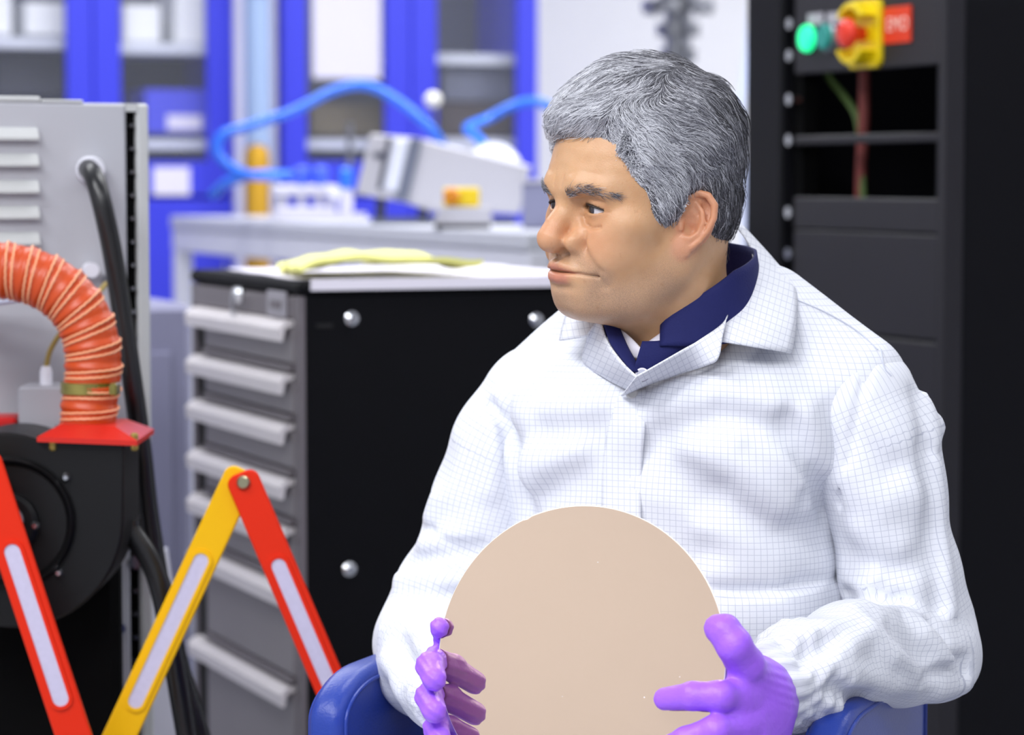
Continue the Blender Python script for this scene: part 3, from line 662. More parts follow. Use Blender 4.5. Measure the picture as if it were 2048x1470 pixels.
slat((-32, 930), (152, 1490), 2.89, M_BRED, 'slat', 72)
slat((-30, 928), (-240, 1490), 2.905, M_BYEL, 'slat', 66, False)
# ------------------------------------------------------------------ implicit modelling: numpy distance fields meshed by surface nets
def smin(a, b, k):
    h = np.clip(.5 + .5 * (b - a) / k, 0, 1); return b * (1 - h) + a * h - k * h * (1 - h)
def smax(a, b, k): return -smin(-a, -b, k)
def sph(p, c, r): return np.linalg.norm(p - np.asarray(c, np.float32), axis=1) - r
def ell(p, c, r, R=None):
    q = p - np.asarray(c, np.float32)
    if R is not None: q = q @ np.asarray(R, np.float32)
    r = np.asarray(r, np.float32); k0 = np.linalg.norm(q / r, axis=1); k1 = np.linalg.norm(q / (r * r), axis=1)
    return k0 * (k0 - 1) / np.maximum(k1, 1e-6)
def cap(p, a, b, ra, rb=None):
    rb = ra if rb is None else rb
    a = np.asarray(a, np.float32); b = np.asarray(b, np.float32); d = b - a
    t = np.clip(((p - a) @ d) / max(float(d @ d), 1e-12), 0, 1)
    return np.linalg.norm(p - a - t[:, None] * d, axis=1) - (ra + (rb - ra) * t)
def chain(p, pts, rs, k=0.0):
    d = None
    for i in range(len(pts) - 1):
        e = cap(p, pts[i], pts[i + 1], rs[i], rs[i + 1]); d = e if d is None else (smin(d, e, k) if k else np.minimum(d, e))
    return d
def both(fn, p, *a, **k):
    """mirror helper: evaluates fn with |x|"""
    q = p.copy(); q[:, 0] = np.abs(q[:, 0]); return fn(q, *a, **k)
def seg_dist(x, z, a, b):
    """2-D distance to a segment and position along it (0..1)"""
    dx, dz = b[0] - a[0], b[1] - a[1]; L2 = dx * dx + dz * dz
    t = np.clip(((x - a[0]) * dx + (z - a[1]) * dz) / L2, 0, 1)
    return np.hypot(x - a[0] - t * dx, z - a[1] - t * dz), t
def nets(f, lo, hi, h, band=3.0, block=8):
    """surface nets of the field f over the box lo..hi with cell h; evaluates only near the surface"""
    lo = np.asarray(lo, float); hi = np.asarray(hi, float)
    n = (np.ceil((hi - lo) / h / block).astype(int)) * block + 1
    cn = (n - 1) // block + 1; H = h * block
    g = [lo[i] + H * np.arange(cn[i]) for i in range(3)]
    C = np.stack(np.meshgrid(*g, indexing='ij'), -1).reshape(-1, 3).astype(np.float32)
    c = f(C).reshape(cn)
    val = np.repeat(np.repeat(np.repeat(np.where(c > 0, 1.0, -1.0).astype(np.float32), block, 0), block, 1), block, 2)[:n[0], :n[1], :n[2]].copy()
    act = np.abs(c) < H * 1.9
    a2 = np.zeros(cn - 1, bool)
    for i in (0, 1):
        for j in (0, 1):
            for k in (0, 1): a2 |= act[i:cn[0] - 1 + i, j:cn[1] - 1 + j, k:cn[2] - 1 + k]
    m = np.zeros(n, bool)
    for (i, j, k) in np.argwhere(a2): m[i * block:(i + 1) * block + 1, j * block:(j + 1) * block + 1, k * block:(k + 1) * block + 1] = True
    idx = np.argwhere(m); out = np.empty(len(idx), np.float32)
    for s in range(0, len(idx), 400000):
        out[s:s + 400000] = f((lo + idx[s:s + 400000] * h).astype(np.float32))
    val[m] = out
    sg = val < 0
    cor = [(i, j, k) for i in (0, 1) for j in (0, 1) for k in (0, 1)]
    sh = n - 1
    sl = lambda a, o: a[o[0]:sh[0] + o[0], o[1]:sh[1] + o[1], o[2]:sh[2] + o[2]]
    cnt = np.zeros(sh, np.int8)
    for o in cor: cnt += sl(sg, o)
    A = (cnt > 0) & (cnt < 8); cells = np.argwhere(A)
    vid = -np.ones(sh, np.int64); vid[A] = np.arange(len(cells))
    acc = np.zeros((len(cells), 3)); num = np.zeros(len(cells))
    cv = {o: val[cells[:, 0] + o[0], cells[:, 1] + o[1], cells[:, 2] + o[2]] for o in cor}
    for o in cor:
        for ax in range(3):
            if o[ax]: continue
            o2 = list(o); o2[ax] = 1; o2 = tuple(o2)
            a, b = cv[o], cv[o2]; x = (a < 0) != (b < 0)
            t = np.where(x, a / np.where(x, a - b, 1), 0)
            q = np.tile(np.array(o, float), (len(cells), 1)); q[:, ax] += t
            acc[x] += q[x]; num[x] += 1
    V = lo + (cells + acc / num[:, None]) * h
    F = []
    for ax in range(3):
        o = [0, 0, 0]; o[ax] = 1
        a = sg[:n[0] - o[0], :n[1] - o[1], :n[2] - o[2]]; b = sg[o[0]:, o[1]:, o[2]:]
        e = np.argwhere(a != b); u, w = (ax + 1) % 3, (ax + 2) % 3
        e = e[(e[:, u] > 0) & (e[:, w] > 0) & (e[:, u] < sh[u]) & (e[:, w] < sh[w])]
        q = []
        for du, dw in ((1, 1), (0, 1), (0, 0), (1, 0)):
            r = e.copy(); r[:, u] -= du; r[:, w] -= dw; q.append(vid[r[:, 0], r[:, 1], r[:, 2]])
        q = np.stack(q, 1); fl = sg[e[:, 0], e[:, 1], e[:, 2]]
        q[~fl] = q[~fl][:, ::-1]; q = q[(q >= 0).all(1)]; F.append(q)
    return V, np.concatenate(F)
def grad(f, p, e=8e-4):
    g = np.stack([f(p + np.array(d, np.float32) * e) - f(p - np.array(d, np.float32) * e) for d in ((1, 0, 0), (0, 1, 0), (0, 0, 1))], 1)
    return g / (np.linalg.norm(g, axis=1, keepdims=True) + 1e-9)
def np_mesh(name, V, F, m, parent=None, attrs=None, smooth=True, **kw):
    """mesh object from numpy arrays; attrs: name -> (n,) float, (n,2) or (n,3) per-vertex values"""
    me = bpy.data.meshes.new(name); V = np.ascontiguousarray(V, np.float32); F = np.asarray(F)
    me.vertices.add(len(V)); me.vertices.foreach_set('co', V.ravel())
    k = F.shape[1]; me.loops.add(F.size); me.loops.foreach_set('vertex_index', F.ravel().astype(np.int32))
    me.polygons.add(len(F)); me.polygons.foreach_set('loop_start', (np.arange(len(F)) * k).astype(np.int32)); me.polygons.foreach_set('loop_total', np.full(len(F), k, np.int32))
    me.update(calc_edges=True)
    if smooth: me.polygons.foreach_set('use_smooth', np.ones(len(F), bool))
    for an, av in (attrs or {}).items():
        av = np.asarray(av, np.float32)
        if av.ndim == 1: a = me.attributes.new(an, 'FLOAT', 'POINT'); a.data.foreach_set('value', av)
        else:
            if av.shape[1] == 2: av = np.c_[av, np.zeros(len(av), np.float32)]
            a = me.attributes.new(an, 'FLOAT_VECTOR', 'POINT'); a.data.foreach_set('vector', np.ascontiguousarray(av, np.float32).ravel())
    me.materials.append(m); me.validate()
    o = bpy.data.objects.new(name, me); return link(o, parent, **kw)
def strands(name, pts, rad, m, parent=None, attrs=None, **kw):
    """hair object: pts (n, k, 3) strand points, rad (n, k) radii"""
    n, k, _ = pts.shape
    cu = bpy.data.hair_curves.new(name); cu.add_curves([k] * n)
    cu.points.foreach_set('position', np.ascontiguousarray(pts, np.float32).ravel())
    r = cu.attributes.get('radius') or cu.attributes.new('radius', 'FLOAT', 'POINT'); r.data.foreach_set('value', np.ascontiguousarray(rad, np.float32).ravel())
    for an, av in (attrs or {}).items():
        a = cu.attributes.new(an, 'FLOAT', 'POINT'); a.data.foreach_set('value', np.ascontiguousarray(av, np.float32).ravel())
    cu.materials.append(m)
    o = bpy.data.objects.new(name, cu); return link(o, parent, **kw)
def fbm(p, s, seed=0):
    """cheap smooth noise from summed sines, about -1..1"""
    rng = np.random.RandomState(seed); o = np.zeros(len(p), np.float32)
    for i in range(7):
        d = rng.normal(size=3); d /= np.linalg.norm(d); fr = s * rng.uniform(.6, 1.7)
        o += np.sin(p @ (d * fr).astype(np.float32) + rng.uniform(0, 6.28)).astype(np.float32)
    return o / 3.5
# ------------------------------------------------------------------ the seated man: head
HY = 2.6
PHI = math.radians(58)
HO = P(1296, 410, HY)                                  # head origin: between the ears, at eye level
HF = np.array([-math.sin(PHI), -math.cos(PHI), 0]); HL = np.array([math.cos(PHI), -math.sin(PHI), 0]); HU = np.array([0, 0, 1.0])
_a = math.radians(3.2); HL, HU = HL * math.cos(_a) - HU * math.sin(_a), HU * math.cos(_a) + HL * math.sin(_a)   # head leans a little
HM = np.stack([HL, HF, HU])                            # rows: local x (his left), y (forward), z (up)
def h2w(p): return HO + np.asarray(p) @ HM
def w2h(p): return (np.asarray(p) - HO) @ HM.T
EYE = np.array([.0315, .0735, -.001]); ER = .0125
def ear_sdf(q):
    """left ear; q local head coordinates"""
    c = np.array([.0715, .002, -.0115], np.float32); S_E = .89
    ay = math.radians(31); back = np.array([math.sin(ay), -math.cos(ay), 0]); up = np.array([0.06, -.30, 1.0]); up /= np.linalg.norm(up)
    back = back - up * back.dot(up); back /= np.linalg.norm(back); nn = np.cross(back, up); nn = nn if nn[0] > 0 else -nn
    d = (q - c) / np.float32(S_E); p = np.stack([d @ back.astype(np.float32), d @ up.astype(np.float32), d @ nn.astype(np.float32)], 1)
    hel = [(-.006, .002, -.004), (-.011, .012, -.001), (-.010, .023, .002), (-.002, .0315, .004), (.009, .032, .006), (.0185, .024, .007), (.0215, .011, .0065), (.0195, -.003, .006), (.0145, -.016, .005), (.009, -.024, .003)]
    hr = [.0035, .0036, .0036, .0036, .0038, .004, .0038, .0034, .0032, .0034]
    pl = ell(p, (.004, .003, -.002), (.0215, .031, .0058))
    lobe = ell(p, (.0005, -.026, .001), (.0105, .0135, .0045))
    e = smin(pl, lobe, .006)
    e = smax(e, -ell(p, (.011, .018, .006), (.0075, .0135, .0075)), .003)
    e = smax(e, -ell(p, (.0005, -.004, .004), (.0090, .0122, .0106)), .0025)
    e = smin(e, chain(p, hel, hr), .0025)
    ah = [(.0, .021, .002), (.0085, .014, .0045), (.0125, .004, .005), (.0115, -.008, .0045), (.005, -.0165, .004), (-.002, -.0165, .003)]
    e = smin(e, chain(p, ah, [.002, .003, .0032, .003, .0032, .0025]), .0025)
    e = smin(e, cap(p, (-.0095, -.003, .003), (-.008, -.009, .005), .0035, .0035), .003)   # tragus
    e = smin(e, cap(p, (-.006, .004, -.014), (.002, .004, -.008), .011, .010), .005)         # root
    return e * np.float32(S_E)
def head_core(q):
    """skull and neck without face detail (|x| symmetric)"""
    d = ell(q, (0, .002, .042), (.0755, .088, .083))
    d = smin(d, ell(q, (0, .030, .015), (.066, .064, .062)), .03)
    d = smin(d, ell(q, (0, .028, -.040), (.060, .058, .066)), .03)
    d = smin(d, ell(q, (0, -.022, -.002), (.064, .058, .060)), .02)
    return d
def head_sdf(p):
    s = p[:, 0]; q = p.copy(); q[:, 0] = np.abs(s)
    d = head_core(q)
    d = smin(d, chain(q, [(.056, -.002, -.036), (.0555, .008, -.055), (.042, .038, -.078), (.014, .070, -.086)], [.016, .016, .016, .014]), .022)      # jaw
    d = smin(d, ell(q, (.034, .058, -.036), (.027, .028, .030)), .02)                     # cheeks
    d = smin(d, ell(q, (.047, .052, -.014), (.020, .024, .014)), .016)                    # cheekbones
    d = smin(d, ell(q, (0, .0775, -.0815), (.023, .0165, .0160)), .014)                   # chin
    d = smin(d, ell(q, (0, .0775, -.060), (.034, .0205, .024)), .014)                      # muzzle
    d = smin(d, chain(q, [(0, .0885, .016), (.020, .0895, .018), (.040, .0765, .016)], [.011, .0120, .0105]), .014)  # brow ridge
    d = smin(d, ell(q, (0, .028, -.086), (.042, .050, .020)), .03)                        # under the chin
    d = smin(d, cap(q, (0, -.020, -.060), (0, -.050, -.148), .058, .053), .03)             # neck
    d = smin(d, cap(q, (.046, -.018, -.075), (.018, -.004, -.135), .012, .010), .02)        # neck muscle
    # eye sockets, lids
    d = smax(d, -ell(q, (.0325, .097, -.0015), (.0175, .0165, .0115)), .012)
    e0 = EYE.astype(np.float32)
    ed = q - e0
    lid = np.linalg.norm(ed, axis=1) - (ER + .0022)
    # almond opening, outer corner slightly higher
    ex = ed[:, 0]; ez = ed[:, 2] + .12 * ex
    wdt = 1 - np.clip((ex / .0142) ** 2, 0, 1)
    upp, low = .0036 * wdt ** .8, -.0040 * wdt ** .9
    mid = (upp + low) / 2; opening = np.abs(ez - mid) - (upp - low) / 2
    lidx = smin(lid, ell(ed, (.001, -.0035, .0075), (.0170, .0150, .0068)), .003)             # heavy upper lid
    lidx = smin(lidx, ell(ed, (.001, -.003, -.0095), (.0155, .0115, .0058)), .004)        # lower lid bag
    d = smin(d, lidx, .004)
    cut = np.maximum(opening, -(ed[:, 1] - .003)); cut = np.maximum(cut, np.linalg.norm(ed, axis=1) - .021)
    d = smax(d, -cut, .0012)
    d = np.minimum(d, np.linalg.norm(ed, axis=1) - (ER - .0012))                          # keep the socket closed behind the eyeball
    # nose
    n = chain(q, [(0, .0835, .012), (0, .0925, -.004), (0, .1025, -.0190), (0, .1070, -.0300)], [.0092, .0095, .0115, .0140])
    n = smin(n, ell(q, (.0178, .0905, -.0325), (.0100, .0135, .0105)), .004)
    n = smin(n, cap(q, (0, .101, -.0385), (0, .089, -.0440), .0058, .005), .005)
    d = smin(d, n, .007)
    g, t = seg_dist(q[:, 1], q[:, 2], (.104, -.022), (.099, -.034)); 
    alar = np.linalg.norm((q - np.array([.0155, .1020, -.0245], np.float32)) / np.array([.004, .006, .0035], np.float32), axis=1)
    d = d + .0028 * np.exp(-alar ** 2)
    d = smax(d, -ell(q, (.0085, .0985, -.0440), (.0045, .0075, .0038)), .0025)            # nostrils
    # wing crease
    wc = np.linalg.norm((q - np.array([.0285, .0830, -.032], np.float32)) / np.array([.003, .010, .011], np.float32), axis=1)
    d = d + .0032 * np.exp(-wc ** 2)
    # philtrum and lips
    lipu = chain(q, [(0, .0995, -.0560), (.007, .0992, -.0552), (.019, .0935, -.0585), (.0330, .0810, -.0612)], [.0044, .0050, .0042, .0020])
    lipl = chain(q, [(0, .0975, -.0668), (.012, .0955, -.0662), (.0300, .0825, -.0625)], [.0060, .0056, .0020])
    d = smin(d, lipu, .0045); d = smin(d, lipl, .0045)
    def groove(pts, w, amp, ymin=.05):
        dm = None
        for a_, b_ in zip(pts[:-1], pts[1:]):
            e, t_ = seg_dist(q[:, 0], q[:, 2], a_, b_); dm = e if dm is None else np.minimum(dm, e)
        return np.where(q[:, 1] > ymin, amp * np.exp(-(dm / w) ** 2), 0)
    d = d + groove([(0, -.0612), (.012, -.0609), (.025, -.0614), (.0370, -.0628)], .0013, .0030)
    ph = np.hypot(q[:, 0] / .0028, (q[:, 2] + .0475) / .0055); d = d + np.where(q[:, 1] > .06, .0011 * np.exp(-ph ** 2), 0)
    sm = np.hypot(q[:, 0] / .02, (q[:, 2] + .0755) / .004); d = d + np.where(q[:, 1] > .05, .0022 * np.exp(-sm ** 2), 0)     # below the lower lip
    # creases: smile line, mouth corner, eye bag, forehead
    d = d + groove([(.0280, -.035), (.0360, -.045), (.0415, -.056)], .0042, .0017)
    d = d + groove([(.0375, -.0625), (.0410, -.072)], .0036, .0014)
    d = d - groove([(.0360, -.038), (.0450, -.052)], .0070, .0016)
    d = d + groove([(.0190, -.0085), (.0245, -.0155), (.0350, -.0190), (.0450, -.0170)], .0017, .0020)
    d = d + groove([(.0170, .0075), (.0300, .0105), (.0460, .0060)], .0016, .0014)
    d = d + groove([(.0140, .030), (.0280, .0335), (.0440, .0310)], .0014, .0003)
    d = d + groove([(.0060, .018), (.0070, .028)], .0014, .0010)
    d = d + np.where(q[:, 1] > .05, .00018 * np.sin(q[:, 2] * 420 + 2 * np.sin(q[:, 0] * 40)) * np.exp(-((q[:, 2] - .042) / .014) ** 2), 0)
    d = smin(d, ear_sdf(q), .0025)
    return d
# colouring of the skin by place: r = red lips, g = stubble, b = ruddiness
def skin_masks(p):
    q = p.copy(); q[:, 0] = np.abs(q[:, 0])
    up = chain(q, [(0, .1015, -.0570), (.007, .1010, -.0565), (.017, .0960, -.0590), (.0270, .0870, -.0612)], [.0038, .0038, .0028, .0008])
    lo = chain(q, [(0, .0995, -.0672), (.012, .0975, -.0665), (.0260, .0860, -.0632)], [.0056, .0050, .0010])
    lips = 1 / (1 + np.exp(np.minimum(up, lo) / .0007))
    st = np.zeros(len(q))
    dj = chain(q, [(.0, .082, -.085), (.030, .058, -.084), (.050, .020, -.064), (.058, .0, -.036)], [.016, .02, .018, .010])
    du = chain(q, [(0, .09, -.048), (.02, .082, -.050), (.036, .072, -.066), (.025, .073, -.083)], [.006, .008, .008, .012])
    st = np.clip(1 - np.minimum(dj, du) / .012, 0, 1) * (1 - lips)
    ed = q - EYE.astype(np.float32); ex = ed[:, 0]; wdt = 1 - np.clip((ex / .0142) ** 2, 0, 1); ez = ed[:, 2] + .12 * ex
    lash = np.exp(-((ez - .0036 * wdt ** .8 - .0004) / .0013) ** 2) * (np.linalg.norm(ed, axis=1) < ER + .0035) * (ed[:, 1] > .002) * (np.abs(ex) < .0145)
    rd = np.exp(-(sph(q, (0, .107, -.027), .0) / .016) ** 2) * .8 + np.exp(-(sph(q, (.036, .075, -.030), 0) / .022) ** 2) * .55
    ear = np.exp(-(np.maximum(ear_sdf(q), 0) / .003) ** 2) * (q[:, 0] > .066) * .75
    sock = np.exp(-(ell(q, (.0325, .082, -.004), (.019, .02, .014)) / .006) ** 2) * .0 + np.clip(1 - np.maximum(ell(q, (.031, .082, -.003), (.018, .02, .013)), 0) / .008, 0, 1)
    return np.stack([lips, st, np.clip(rd + ear, 0, 1)], 1), sock, lash
M_SKIN = bpy.data.materials.new('skin'); M_SKIN.use_nodes = True
def skin_nodes():
    nt = M_SKIN.node_tree; b = nt.nodes['Principled BSDF']; N = nt.nodes.new; Lk = nt.links.new
    at = N('ShaderNodeAttribute'); at.attribute_name = 'mask'; sp = N('ShaderNodeSeparateXYZ'); Lk(at.outputs['Vector'], sp.inputs[0])
    at2 = N('ShaderNodeAttribute'); at2.attribute_name = 'sock'
    pos = N('ShaderNodeAttribute'); pos.attribute_name = 'rest'
    def nz(scale, det=3): n = N('ShaderNodeTexNoise'); n.inputs['Scale'].default_value = scale; n.inputs['Detail'].default_value = det; Lk(pos.outputs['Vector'], n.inputs['Vector']); return n
    def mix(fac, a, bcol, mode='MIX'):
        m = N('ShaderNodeMix'); m.data_type = 'RGBA'; m.blend_type = mode
        if hasattr(fac, 'links'): Lk(fac, m.inputs[0])
        else: m.inputs[0].default_value = fac
        for i, v in ((6, a), (7, bcol)):
            if hasattr(v, 'links'): Lk(v, m.inputs[i])
            else: m.inputs[i].default_value = v
        return m.outputs[2]
    def rng(src, a, b_, c=0.0, d=1.0):
        m = N('ShaderNodeMapRange'); m.inputs[1].default_value, m.inputs[2].default_value, m.inputs[3].default_value, m.inputs[4].default_value = a, b_, c, d; Lk(src, m.inputs[0]); return m.outputs[0]
    def mul(a, k): m = N('ShaderNodeMath'); m.operation = 'MULTIPLY'; Lk(a, m.inputs[0]); (Lk(k, m.inputs[1]) if hasattr(k, 'links') else setattr(m.inputs[1], 'default_value', k)); return m.outputs[0]
    base = mix(rng(nz(45).outputs[0], .3, .7), lin((203, 156, 114)), lin((211, 167, 128)))
    base = mix(mul(sp.outputs[2], .65), base, lin((222, 142, 112)))
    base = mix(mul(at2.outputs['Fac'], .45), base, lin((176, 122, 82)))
    stub = mix(rng(nz(1500, 2).outputs[0], .40, .66), lin((186, 152, 126)), lin((128, 112, 102)))
    base = mix(mul(sp.outputs[1], .62), base, stub)
    spots = rng(nz(110, 3).outputs[0], .66, .80); base = mix(mul(spots, .3), base, lin((150, 96, 56)))
    base = mix(mul(sp.outputs[0], .78), base, mix(nz(300).outputs[0], lin((178, 102, 92)), lin((200, 122, 110))))
    at3 = N('ShaderNodeAttribute'); at3.attribute_name = 'lash'; base = mix(mul(at3.outputs['Fac'], .85), base, lin((40, 30, 28)))
    Lk(base, b.inputs['Base Color'])
    b.inputs['Roughness'].default_value = .40; b.inputs['Specular IOR Level'].default_value = .42
    b.inputs['Subsurface Weight'].default_value = .25; b.inputs['Subsurface Radius'].default_value = (.006, .0025, .0012); b.inputs['Subsurface Scale'].default_value = 1.0
    bp = N('ShaderNodeBump'); bp.inputs['Strength'].default_value = .35; bp.inputs['Distance'].default_value = .0006
    Lk(nz(700, 2).outputs[0], bp.inputs['Height']); Lk(bp.outputs[0], b.inputs['Normal'])
skin_nodes()
HLO, HHI = (-.105, -.125, -.20), (.105, .130, .135)
person = thing('person', 'seated person in white checked coat holding a round mirror disc', 'person', (HO[0], HO[1] + .08, 0))
PO = np.array(person.location)
def body_sdf_world(p): return None
HV, HFc = nets(head_sdf, HLO, HHI, .0016)
mk, sk, lsh = skin_masks(HV.astype(np.float32))
body = np_mesh('body', h2w(HV) - PO, HFc, M_SKIN, person, {'mask': mk, 'sock': sk, 'lash': lsh, 'rest': HV})
# eyes
M_EYE = bpy.data.materials.new('eye'); M_EYE.use_nodes = True
def eye_nodes():
    nt = M_EYE.node_tree; b = nt.nodes['Principled BSDF']; N = nt.nodes.new; Lk = nt.links.new
    at = N('ShaderNodeAttribute'); at.attribute_name = 'ring'; cr = N('ShaderNodeValToRGB'); Lk(at.outputs['Fac'], cr.inputs[0])
    e = cr.color_ramp.elements; e[0].position = 0; e[0].color = (.006, .006, .008, 1); e[1].position = 1; e[1].color = lin((226, 222, 226))
    for ps, c in ((.12, (10, 10, 12)), (.15, (60, 48, 46)), (.235, (44, 40, 50)), (.262, (30, 30, 40)), (.285, (206, 202, 208)), (.6, (232, 226, 228))):
        x = e.new(ps); x.color = lin(c)
    Lk(cr.outputs[0], b.inputs['Base Color']); b.inputs['Roughness'].default_value = .12; b.inputs['Coat Weight'].default_value = .6; b.inputs['Coat Roughness'].default_value = .03
eye_nodes()
for sgn in (1, -1):
    gz = np.array([-.17, 1.0, -.06]); gz /= np.linalg.norm(gz)          # gaze turned to his right
    u = np.cross(gz, [0, 0, 1]); u /= np.linalg.norm(u); w_ = np.cross(u, gz)
    v = []; ring = []; nt_, np_ = 48, 40
    for i in range(np_ + 1):
        a = math.pi * i / np_
        for j in range(nt_):
            t = 2 * math.pi * j / nt_
            r = ER + (.0005 * max(0, 1 - (a / .45) ** 2))
            v.append(r * (gz * math.cos(a) + math.sin(a) * (u * math.cos(t) + w_ * math.sin(t)))); ring.append(a / math.pi * 1.55)
    f = [(i * nt_ + j, i * nt_ + (j + 1) % nt_, (i + 1) * nt_ + (j + 1) % nt_, (i + 1) * nt_ + j) for i in range(np_) for j in range(nt_)]
    c = EYE.copy(); c[0] *= sgn
    np_mesh('eye', h2w(np.array(v) + c) - PO, f, M_EYE, person, {'ring': np.array(ring)})

for sgn in (1, -1):                                   # dark lashes along the upper lids
    lp = []
    for ex in np.linspace(-.0130, .0138, 16):
        wd_ = 1 - (ex / .0142) ** 2; ez = .0036 * wd_ ** .8 - .12 * ex - .0002; y_ = math.sqrt(max(1e-8, (ER + .0020) ** 2 - ex ** 2 - ez ** 2))
        lp.append(h2w(np.array([sgn * (EYE[0] + ex), EYE[1] + y_, EYE[2] + ez])) - PO)
    MB().tube(lp, list(np.interp(np.linspace(0, 1, 16), [0, .2, .8, 1], [.0003, .0007, .0008, .0004])), 6).build('eyelashes', mat('lash_dark', (34, 26, 26), .6), person, smooth=True)
# ------------------------------------------------------------------ hair
def hair_edge(q):
    """signed: > 0 where hair grows (local head coordinates, |x| used)"""
    x, y, z = np.abs(q[:, 0]), q[:, 1], q[:, 2]
    front = .060 + .016 * np.exp(-((x - .048) / .012) ** 2) - .0 * x        # forehead hairline height
    # hairline as a function of how far forward the spot lies
    b = np.interp(y, [-.10, -.070, -.045, -.026, -.016, -.008, .010, .016, .028, .034, .041, .049, .058, .066, .071, .08, .10],
                     [-.046, -.046, -.038, -.026, .000, .020, .018, -.008, -.016, -.013, -.004, .015, .028, .042, .060, .066, .066])
    return z - b
def scalp(q):
    a = q.copy(); a[:, 0] = np.abs(a[:, 0]); return np.minimum(head_core(a), cap(a, (0, -.020, -.060), (0, -.030, -.19), .058, .063))
def thick(q):
    """depth of the hair over the skull"""
    x, y, z = q[:, 0], q[:, 1], q[:, 2]
    top = np.clip((z - .03) / .07, 0, 1)
    t = .0055 + .0105 * top + .004 * np.clip((y - .03) / .05, 0, 1) * (z > .04)
    e = hair_edge(q); return t * np.clip((e + .001) / .018, -.2, 1)
def hair_sdf(q):
    d = scalp(q) - thick(q) - .0016 * fbm(q, 120, 3) - .0014 * fbm(q, 60, 4) * np.clip((q[:, 2] - .06) / .04, 0, 1)
    fr = chain(q, [(-.050, .062, .064), (-.024, .086, .072), (.012, .088, .082), (.040, .068, .090)], [.011, .0125, .011, .010])     # fringe swept over the forehead
    d = smin(d, fr, .012)
    return smax(d, -hair_edge(q) - .004 + 0 * d, .004)
M_HAIRB = mat('hair_mass', (92, 92, 98), .7, spec=.2, var=.25, vscale=140)
V_, F_ = nets(hair_sdf, (-.10, -.115, -.09), (.10, .125, .15), .0028)
hair = np_mesh('hair', h2w(V_) - PO, F_, M_HAIRB, person, label='short wavy grey hair')
M_HAIR = bpy.data.materials.new('hair_strand'); M_HAIR.use_nodes = True
def hair_nodes():
    nt = M_HAIR.node_tree; b = nt.nodes['Principled BSDF']; N = nt.nodes.new; Lk = nt.links.new
    at = N('ShaderNodeAttribute'); at.attribute_name = 'tone'; cr = N('ShaderNodeValToRGB'); Lk(at.outputs['Fac'], cr.inputs[0])
    e = cr.color_ramp.elements; e[0].color = lin((34, 33, 36)); e[1].color = lin((225, 226, 232)); x = e.new(.45); x.color = lin((104, 104, 112)); x = e.new(.72); x.color = lin((168, 169, 177))
    Lk(cr.outputs[0], b.inputs['Base Color']); b.inputs['Roughness'].default_value = .45; b.inputs['Specular IOR Level'].default_value = .35
hair_nodes()
# flow guides on his left side and over the top: position -> direction (local head coordinates)
GUIDE = [
    ((.010, .075, .105), (-.35, .8, -.25)), ((-.03, .070, .095), (-.45, .7, -.45)), ((.035, .060, .100), (-.2, .9, -.15)), ((.0, .092, .075), (-.75, .35, -.5)), ((.03, .085, .078), (-.9, .30, -.25)),
    ((.03, .02, .125), (-.35, .85, .0)), ((0, .02, .128), (-.4, .9, 0)), ((-.03, .02, .122), (-.6, .7, -.3)), ((.0, -.03, .120), (-.1, .5, .2)), ((.05, .045, .095), (-.1, 1.0, .12)),
    ((.058, .052, .068), (.15, -.65, -.55)), ((.062, .045, .078), (.15, -.75, -.35)), ((.050, .062, .074), (.2, -.45, -.4)), ((.066, .035, .062), (.1, -.85, -.45)), ((.070, .03, .035), (.05, -.7, -.65)), ((.072, .012, .055), (.1, -.9, -.35)), ((.070, .01, .085), (.2, -.8, -.3)), ((.072, -.02, .06), (.0, -.75, -.6)),
    ((.055, .0, .11), (.5, -.75, -.1)), ((.045, -.03, .105), (.35, -.8, -.4)), ((.060, -.05, .07), (.0, -.6, -.8)), ((.065, -.055, .03), (.0, -.45, -.9)), ((.055, -.065, .0), (-.1, -.3, -1)), ((.045, -.07, -.04), (-.1, -.15, -1)), ((.02, -.075, .08), (0, -.6, -.8)), ((0, -.086, .03), (0, -.1, -1)), ((0, -.08, -.03), (0, .0, -1)),
    ((.070, .012, -.005), (.0, -.25, -1)), ((.071, .018, .012), (.0, -.45, -.9)),
    ((-.06, .04, .08), (-.3, -.3, -.9)), ((-.07, .0, .06), (-.1, -.8, -.6)), ((-.065, -.05, .03), (0, -.45, -.9)), ((-.06, -.02, .1), (-.5, -.6, -.4)),
]
GP = np.array([g[0] for g in GUIDE]); GD = np.array([g[1] for g in GUIDE]); GD /= np.linalg.norm(GD, axis=1)[:, None]
def flow(q):
    d2 = ((q[:, None, :] - GP[None]) ** 2).sum(2); w_ = 1 / (d2 + 8e-5) ** 1.7
    v = (w_[:, :, None] * GD[None]).sum(1); return v / (np.linalg.norm(v, axis=1, keepdims=True) + 1e-9)
